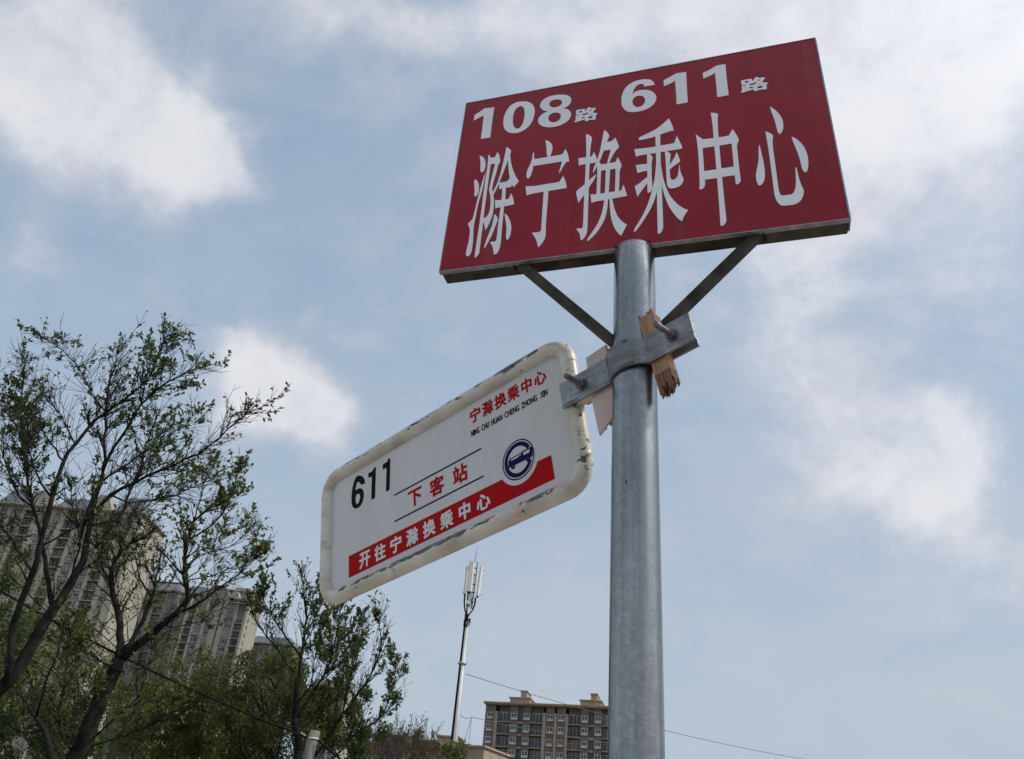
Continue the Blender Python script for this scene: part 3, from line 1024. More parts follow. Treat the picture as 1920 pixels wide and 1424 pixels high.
# --- large leaning tree at the left edge
YA = 7.0
b0 = at(-60, 1340, YA)
A = Tree('leaning_tree', 'large sparse tree with many bare dark limbs leaning in from the left edge', 'tree', (b0.x - .25, YA, 0), M_LEAF_A, .042)
A.limb([Vector((b0.x - .25, YA, 0)), Vector((b0.x - .15, YA, b0.z - 1)), b0] + PT([(-2, 1293), (38, 1247), (76, 1182), (99, 1143), (130, 1101), (156, 1050), (166, 1000), (177, 945)], YA, .0), .125, .034, 'trunk')
A.limb(PT([(8, 1290), (19, 1247), (23, 1178), (42, 1124), (61, 1071), (76, 1025), (92, 964), (97, 931)], YA - .02, -.4), .055, .033, 'trunk')
LA = [
    ([(177, 945), (189, 905), (195, 875), (198, 775), (201, 745), (214, 690), (222, 650)], 0, .2, .032, .008),
    ([(193, 884), (215, 840), (248, 786), (283, 739), (318, 716), (357, 698), (380, 688)], 0, -.5, .026, .006),
    ([(97, 931), (118, 869), (140, 832), (165, 801), (198, 772), (245, 739), (280, 704), (300, 655), (314, 620)], -.4, -.3, .033, .006),
    ([(150, 1010), (165, 957), (189, 907), (224, 881), (265, 851), (298, 828), (333, 807), (383, 763)], 0, .6, .026, .006),
    ([(155, 985), (206, 928), (251, 907), (298, 884), (345, 863), (392, 837), (442, 792), (468, 772)], 0, -.4, .030, .006),
    ([(180, 1025), (210, 985), (232, 957), (245, 919), (265, 869), (274, 834), (292, 786), (295, 762)], 0, .9, .032, .007),
    ([(99, 1143), (90, 1094), (86, 1050), (78, 1010), (73, 990), (61, 950), (51, 899), (46, 840), (43, 790), (41, 757), (44, 698), (48, 655)], 0, .6, .036, .007),
    ([(47, 850), (38, 815), (24, 792), (8, 772), (-10, 740), (-22, 690)], .4, .4, .016, .006),
    ([(97, 934), (80, 908), (66, 880), (57, 850), (52, 825)], -.4, -.3, .018, .006),
    ([(118, 869), (104, 842), (80, 812), (53, 780), (40, 752)], -.4, .6, .016, .005),
    ([(189, 765), (165, 727), (147, 692), (118, 660), (97, 642), (72, 630)], .1, .4, .013, .004),
    ([(141, 834), (126, 800), (112, 778), (95, 755), (77, 737)], -.4, -.6, .013, .004),
    ([(206, 928), (240, 945), (290, 935), (330, 928), (380, 905), (400, 885)], 0, .5, .015, .005),
    ([(61, 1071), (40, 1045), (22, 1012), (5, 990), (-15, 960)], -.2, .3, .022, .006),
    ([(61, 950), (36, 930), (12, 880), (0, 840), (-10, 800)], .3, -.5, .016, .005),
    ([(130, 1101), (140, 1060), (150, 1030), (146, 990), (136, 950), (128, 900)], 0, -.7, .018, .005),
    ([(76, 1025), (118, 1000), (160, 985), (215, 978), (290, 980)], -.2, -.5, .014, .004),
]
for px, d0, d1, r0, r1 in LA:
    (xa, ya), (xb, yb) = px[-2], px[-1]
    px = px[:-1] + [(xa + (xb - xa) * .55, ya + (yb - ya) * .55)]
    A.limb(PT(px, YA + d0, d1 - d0), r0, r1)
for i in range(2, len(A.limbs)):
    A.sprout(i, .30, .042, .46, .62, 1, .35, .85)
    A.sprout(i, .12, .042, .50, 0, 1, .35, .75, .0034)
for i in (2, 4, 6, 8):
    A.sprout(i, .35, .11, .70, .42, 2, .35, .75)
A.sprout(0, .55, .35, .5, .7, 1)
A.sprout(1, .3, .3, .5, .8, 1)
A.done()

# --- second tree, forked, in front of the towers
YB_ = 8.6
b0 = at(145, 1424, YB_)
Bt = Tree('forked_tree', 'medium tree with thick dark trunk forking in front of the cream towers', 'tree', (b0.x - .55, YB_, 0), M_LEAF_B, .042)
Bt.limb([Vector((b0.x - .55, YB_, 0)), Vector((b0.x - .35, YB_, b0.z * .5))] + PT([(140, 1432), (172, 1350), (202, 1281), (224, 1236)], YB_), .19, .105, 'trunk')
Bt.limb(PT([(222, 1240), (226, 1205), (222, 1155), (210, 1094), (216, 1052), (244, 1021), (279, 1002)], YB_, .3), .075, .018)
Bt.limb(PT([(228, 1236), (264, 1205), (306, 1170), (340, 1144), (353, 1124), (346, 1079), (348, 1025), (363, 979), (397, 953)], YB_, -.5), .080, .014)
LB = [
    ([(228, 1225), (246, 1205), (270, 1160), (285, 1120), (294, 1085), (300, 1045)], 0, .5, .055, .010),
    ([(335, 1150), (367, 1136), (405, 1109), (451, 1075), (476, 1050)], -.3, -.7, .028, .006),
    ([(348, 1025), (356, 1010), (395, 985), (425, 950), (438, 915), (448, 890)], -.4, -.2, .022, .005),
    ([(349, 1060), (390, 1035), (430, 1025), (460, 1000), (470, 990)], -.3, .4, .014, .004),
    ([(352, 1085), (380, 1060), (405, 1010), (420, 985)], -.3, .6, .013, .004),
    ([(363, 979), (375, 940), (385, 900), (396, 870)], -.4, .2, .014, .004),
    ([(348, 1090), (400, 1080), (440, 1062), (480, 1035)], -.3, .3, .012, .004),
    ([(210, 1094), (190, 1060), (182, 1020), (178, 990)], .1, .6, .030, .006),
    ([(216, 1052), (236, 1000), (262, 960), (300, 930), (330, 915)], .2, .6, .018, .005),
    ([(232, 1260), (190, 1240), (160, 1215), (130, 1185)], 0, -.5, .022, .005),
    ([(285, 1120), (262, 1085), (255, 1050), (240, 1030)], .3, .1, .020, .005),
    ([(306, 1170), (330, 1175), (375, 1165), (400, 1140)], -.2, .4, .016, .005),
    ([(165, 1395), (215, 1345), (255, 1310), (278, 1250), (284, 1220)], 0, -.6, .015, .004),
    ([(172, 1400), (235, 1380), (290, 1355), (325, 1325)], 0, -.6, .014, .004),
    ([(145, 1420), (118, 1385), (108, 1330), (120, 1280), (128, 1215)], 0, -.4, .016, .004),
    ([(150, 1410), (134, 1370), (150, 1340), (172, 1300)], 0, .4, .014, .004),
]
for px, d0, d1, r0, r1 in LB:
    Bt.limb(PT(px, YB_ + d0, d1 - d0), r0, r1)
for i in range(1, len(Bt.limbs)):
    Bt.sprout(i, .28, .055, .54, .75, 1, .4, .85)
    Bt.sprout(i, .12, .058, .50, 0, 1, .35, .75, .0034)
for i in (2, 4, 5, 6, 8):
    Bt.sprout(i, .6, .16, .55, 1.25, 1, .5, .7)
Bt.done()

# --- slim multi stemmed tree below the white plate
YC = 9.4
b0 = at(556, 1424, YC)
Ct = Tree('slim_tree', 'slim multi stemmed tree with upright twigs below the corner of the white plate', 'tree', (b0.x, YC, 0), M_LEAF_A, .044)
Ct.limb([Vector((b0.x, YC, 0)), Vector((b0.x + .02, YC, b0.z * .5)), b0] + PT([(553, 1346), (560, 1270)], YC), .085, .050, 'trunk')
LC = [
    ([(560, 1280), (567, 1213), (574, 1162), (571, 1119), (567, 1085)], 0, .2, .036, .006),
    ([(560, 1345), (576, 1315), (610, 1264), (624, 1219), (635, 1162), (640, 1130)], 0, .6, .032, .006),
    ([(575, 1430), (604, 1400), (641, 1341), (684, 1284), (703, 1247), (715, 1202), (710, 1170)], -.3, -.5, .030, .006),
    ([(600, 1440), (635, 1414), (670, 1375), (718, 1341), (735, 1290), (742, 1258)], -.5, -.2, .022, .005),
    ([(565, 1233), (545, 1205), (528, 1185), (508, 1150), (494, 1128)], 0, -.4, .020, .005),
    ([(550, 1260), (522, 1219), (485, 1173), (471, 1140)], 0, .4, .018, .005),
    ([(566, 1190), (590, 1165), (605, 1125), (612, 1100)], .1, .4, .014, .004),
    ([(612, 1264), (640, 1240), (665, 1205), (678, 1170)], .3, .8, .014, .004),
    ([(641, 1341), (650, 1300), (660, 1255), (668, 1215)], -.3, .1, .014, .004),
    ([(553, 1320), (580, 1290), (590, 1240), (600, 1190)], 0, -.5, .018, .004),
    ([(548, 1380), (600, 1340), (640, 1300), (655, 1270)], 0, .6, .020, .005),
]
for px, d0, d1, r0, r1 in LC:
    Ct.limb(PT(px, YC + d0, d1 - d0), r0, r1)
for i in range(1, len(Ct.limbs)):
    Ct.sprout(i, .22, .040, .50, .85, 1, .9, .75)
    Ct.sprout(i, .10, .062, .50, 0, 1, .9, .6, .0034)
for i in (1, 2, 3, 5):
    Ct.sprout(i, .62, .20, .42, 1.3, 1, .9, .6)
Ct.done()

# --- small bushy tree in the bottom left corner
YE = 7.6
b0 = at(97, 1424, YE)
Et = Tree('bushy_tree', 'small leafy tree in the bottom left corner under the leaning tree', 'tree', (b0.x, YE, 0), M_LEAF_B, .054)
Et.limb([Vector((b0.x, YE, 0)), b0] + PT([(90, 1385), (68, 1350)], YE), .06, .034, 'trunk')
for px, d0, d1, r0, r1 in [
        ([(68, 1350), (45, 1315), (28, 1290), (10, 1240), (4, 1210)], 0, .4, .022, .005),
        ([(66, 1348), (78, 1310), (90, 1270), (108, 1225), (118, 1180)], 0, -.5, .020, .004),
        ([(88, 1385), (115, 1370), (160, 1340), (185, 1300)], 0, .5, .018, .004),
        ([(80, 1370), (40, 1375), (5, 1350), (-20, 1320)], 0, .3, .018, .004),
        ([(75, 1360), (70, 1310), (55, 1270), (50, 1220), (60, 1180)], 0, .6, .016, .004)]:
    Et.limb(PT(px, YE + d0, d1 - d0), r0, r1)
for i in range(1, len(Et.limbs)):
    Et.sprout(i, .2, .11, .50, 1.1, 1, .5, .8)
Et.done()


# --- dense shrubs: many fine leaves on hidden stems
def shrub(name, label, cat, y, blobs, nleaf, leafmat, leaf, stems, group=None, thr=.46, depth=1.2):
    cx = sum(b[0] for b in blobs) / len(blobs)
    base = at(cx, 1424, y)
    T = Tree(name, label, cat, (base.x, y, 0), leafmat, leaf, group)
    small = []
    for (px, py, rx, ry) in blobs:
        for _ in range(max(3, int(rx * ry / 520))):
            w, q = random.uniform(0, 2 * math.pi), random.random() ** .5
            k = random.uniform(.20, .42)
            small.append((px + rx * q * .95 * math.cos(w), py + ry * q * math.sin(w), max(11, rx * k), max(14, ry * k * 1.25)))
    blobs_in, blobs = blobs, small
    tot = sum(b[2] * b[3] for b in blobs)
    scale = y / (FPX * math.cos(PITCH))
    for (px, py, rx, ry) in blobs:
        c = at(px, py, y + random.uniform(-.8, .8) * depth)
        k = int(nleaf * rx * ry / tot)
        tries = 0
        n = 0
        while n < k and tries < k * 6:
            tries += 1
            v = rv() * (random.random() ** .40)
            p = Vector((c.x + v.x * rx * scale, c.y + v.y * depth * .5 * (rx + ry) * scale, c.z + v.z * ry * scale * 1.12))
            nz = mnoise.noise(p * 3.2) * .5 + .5 + .25 * (mnoise.noise(p * 9.0))
            if nz < thr * (.75 + .35 * v.length):
                continue
            T.leafat(p, rv() + Vector((0, 0, .5)) + v * .6)
            n += 1
        for _ in range(1 if random.random() < stems * .14 else 0):
            e = Vector((c.x + random.uniform(-.8, .8) * rx * scale, c.y + random.uniform(-.5, .5) * rx * scale, c.z + ry * scale * random.uniform(.3, 1.1)))
            b = Vector((base.x + random.uniform(-.25, .25), y + random.uniform(-.2, .2), max(.2, c.z - ry * scale * 1.6)))
            T.limb([b, b.lerp(e, .5) + rv() * .12, e], .014, .003, 'stem', .2, .01)
    T.limb([Vector((base.x, y, 0)), Vector((base.x, y, 1.0)), Vector((base.x, y, max(1.4, base.z - .1)))], .07, .05, 'trunk')
    T.done()
    return T


shrub('dense_shrub', 'dense olive green shrub below the gabled tower', 'shrub', 10.6,
      [(425, 1345, 95, 85), (505, 1300, 75, 70), (455, 1290, 60, 45), (540, 1350, 70, 80), (380, 1390, 90, 60), (530, 1240, 45, 40), (500, 1400, 90, 50)], 46000, M_LEAF_D, .036, 4, thr=.52)
shrub('dense_shrub', 'yellowish green shrub at the foot of the forked tree', 'shrub', 11.2,
      [(330, 1330, 80, 90), (290, 1390, 100, 60), (335, 1265, 55, 60), (250, 1330, 50, 70), (390, 1310, 50, 45)], 20000, M_LEAF_D, .038, 4, thr=.55)
shrub('dense_shrub', 'dark leafy shrub under the small tree in the bottom left corner', 'shrub', 9.6,
      [(30, 1390, 90, 60), (110, 1360, 60, 60), (20, 1290, 50, 60), (190, 1400, 50, 40), (15, 1130, 45, 80)], 13000, M_LEAF_A, .05, 4, thr=.50)
shrub('dense_shrub', 'loose leafy shrub behind the leaning tree trunk, in front of the tallest tower', 'shrub', 12.5,
      [(60, 1300, 110, 130), (150, 1250, 90, 120), (20, 1150, 70, 110), (130, 1370, 110, 60), (235, 1130, 70, 70), (215, 1010, 50, 60)], 15000, M_LEAF_B, .045, 5, thr=.60)
shrub('dense_shrub', 'small green shrub between the bare bushes and the antenna mast', 'shrub', 16.0,
      [(815, 1412, 35, 22), (850, 1420, 25, 30), (780, 1400, 30, 26)], 4500, M_LEAF_B, .05, 3, thr=.48)
shrub('dense_shrub', 'leafy shrub low behind the slim tree, right of the concrete post', 'shrub', 11.5,
      [(640, 1400, 60, 50), (660, 1340, 45, 55), (600, 1320, 55, 65), (590, 1260, 45, 50), (690, 1395, 40, 40)], 14000, M_LEAF_A, .05, 4, thr=.50)


# --- bare reddish bushes
def bare_bush(label, y, x0, x1, top, n, group):
    base = at((x0 + x1) / 2, 1424, y)
    T = Tree('bare_bush', label, 'bush', (base.x, y, 0), M_LEAF_B, .04, group, twigmat=M_TWIG)
    T.barkmat = M_TWIG
    for k in range(n):
        px = random.uniform(x0, x1)
        e = at(px + random.uniform(-10, 25), top + random.uniform(-38, 45) * (1 if k % 3 else .4) + abs(px - (x0 + x1) / 2) * .25, y + random.uniform(-.6, .6))
        b = Vector((base.x + (px - (x0 + x1) / 2) * .0045 + random.uniform(-.1, .1), y + random.uniform(-.3, .3), .1))
        T.limb([b, b.lerp(e, .55) + rv() * .05, e], .013, .0028, 'stem', .25, .015)
        T.sprout(len(T.limbs) - 1, .55, .12, .34, .12, 1, .9, .45, .004)
    T.limb([Vector((base.x, y, -.05)), Vector((base.x, y, .3))], .10, .06, 'stump')
    T.done()


bare_bush('tangled bare reddish bush in front of the low brown block', 13.0, 650, 740, 1385, 62, 'bare bushes along the bottom')
bare_bush('bare reddish bush with upright twigs in front of the blue edged shed', 13.6, 730, 805, 1385, 46, 'bare bushes along the bottom')

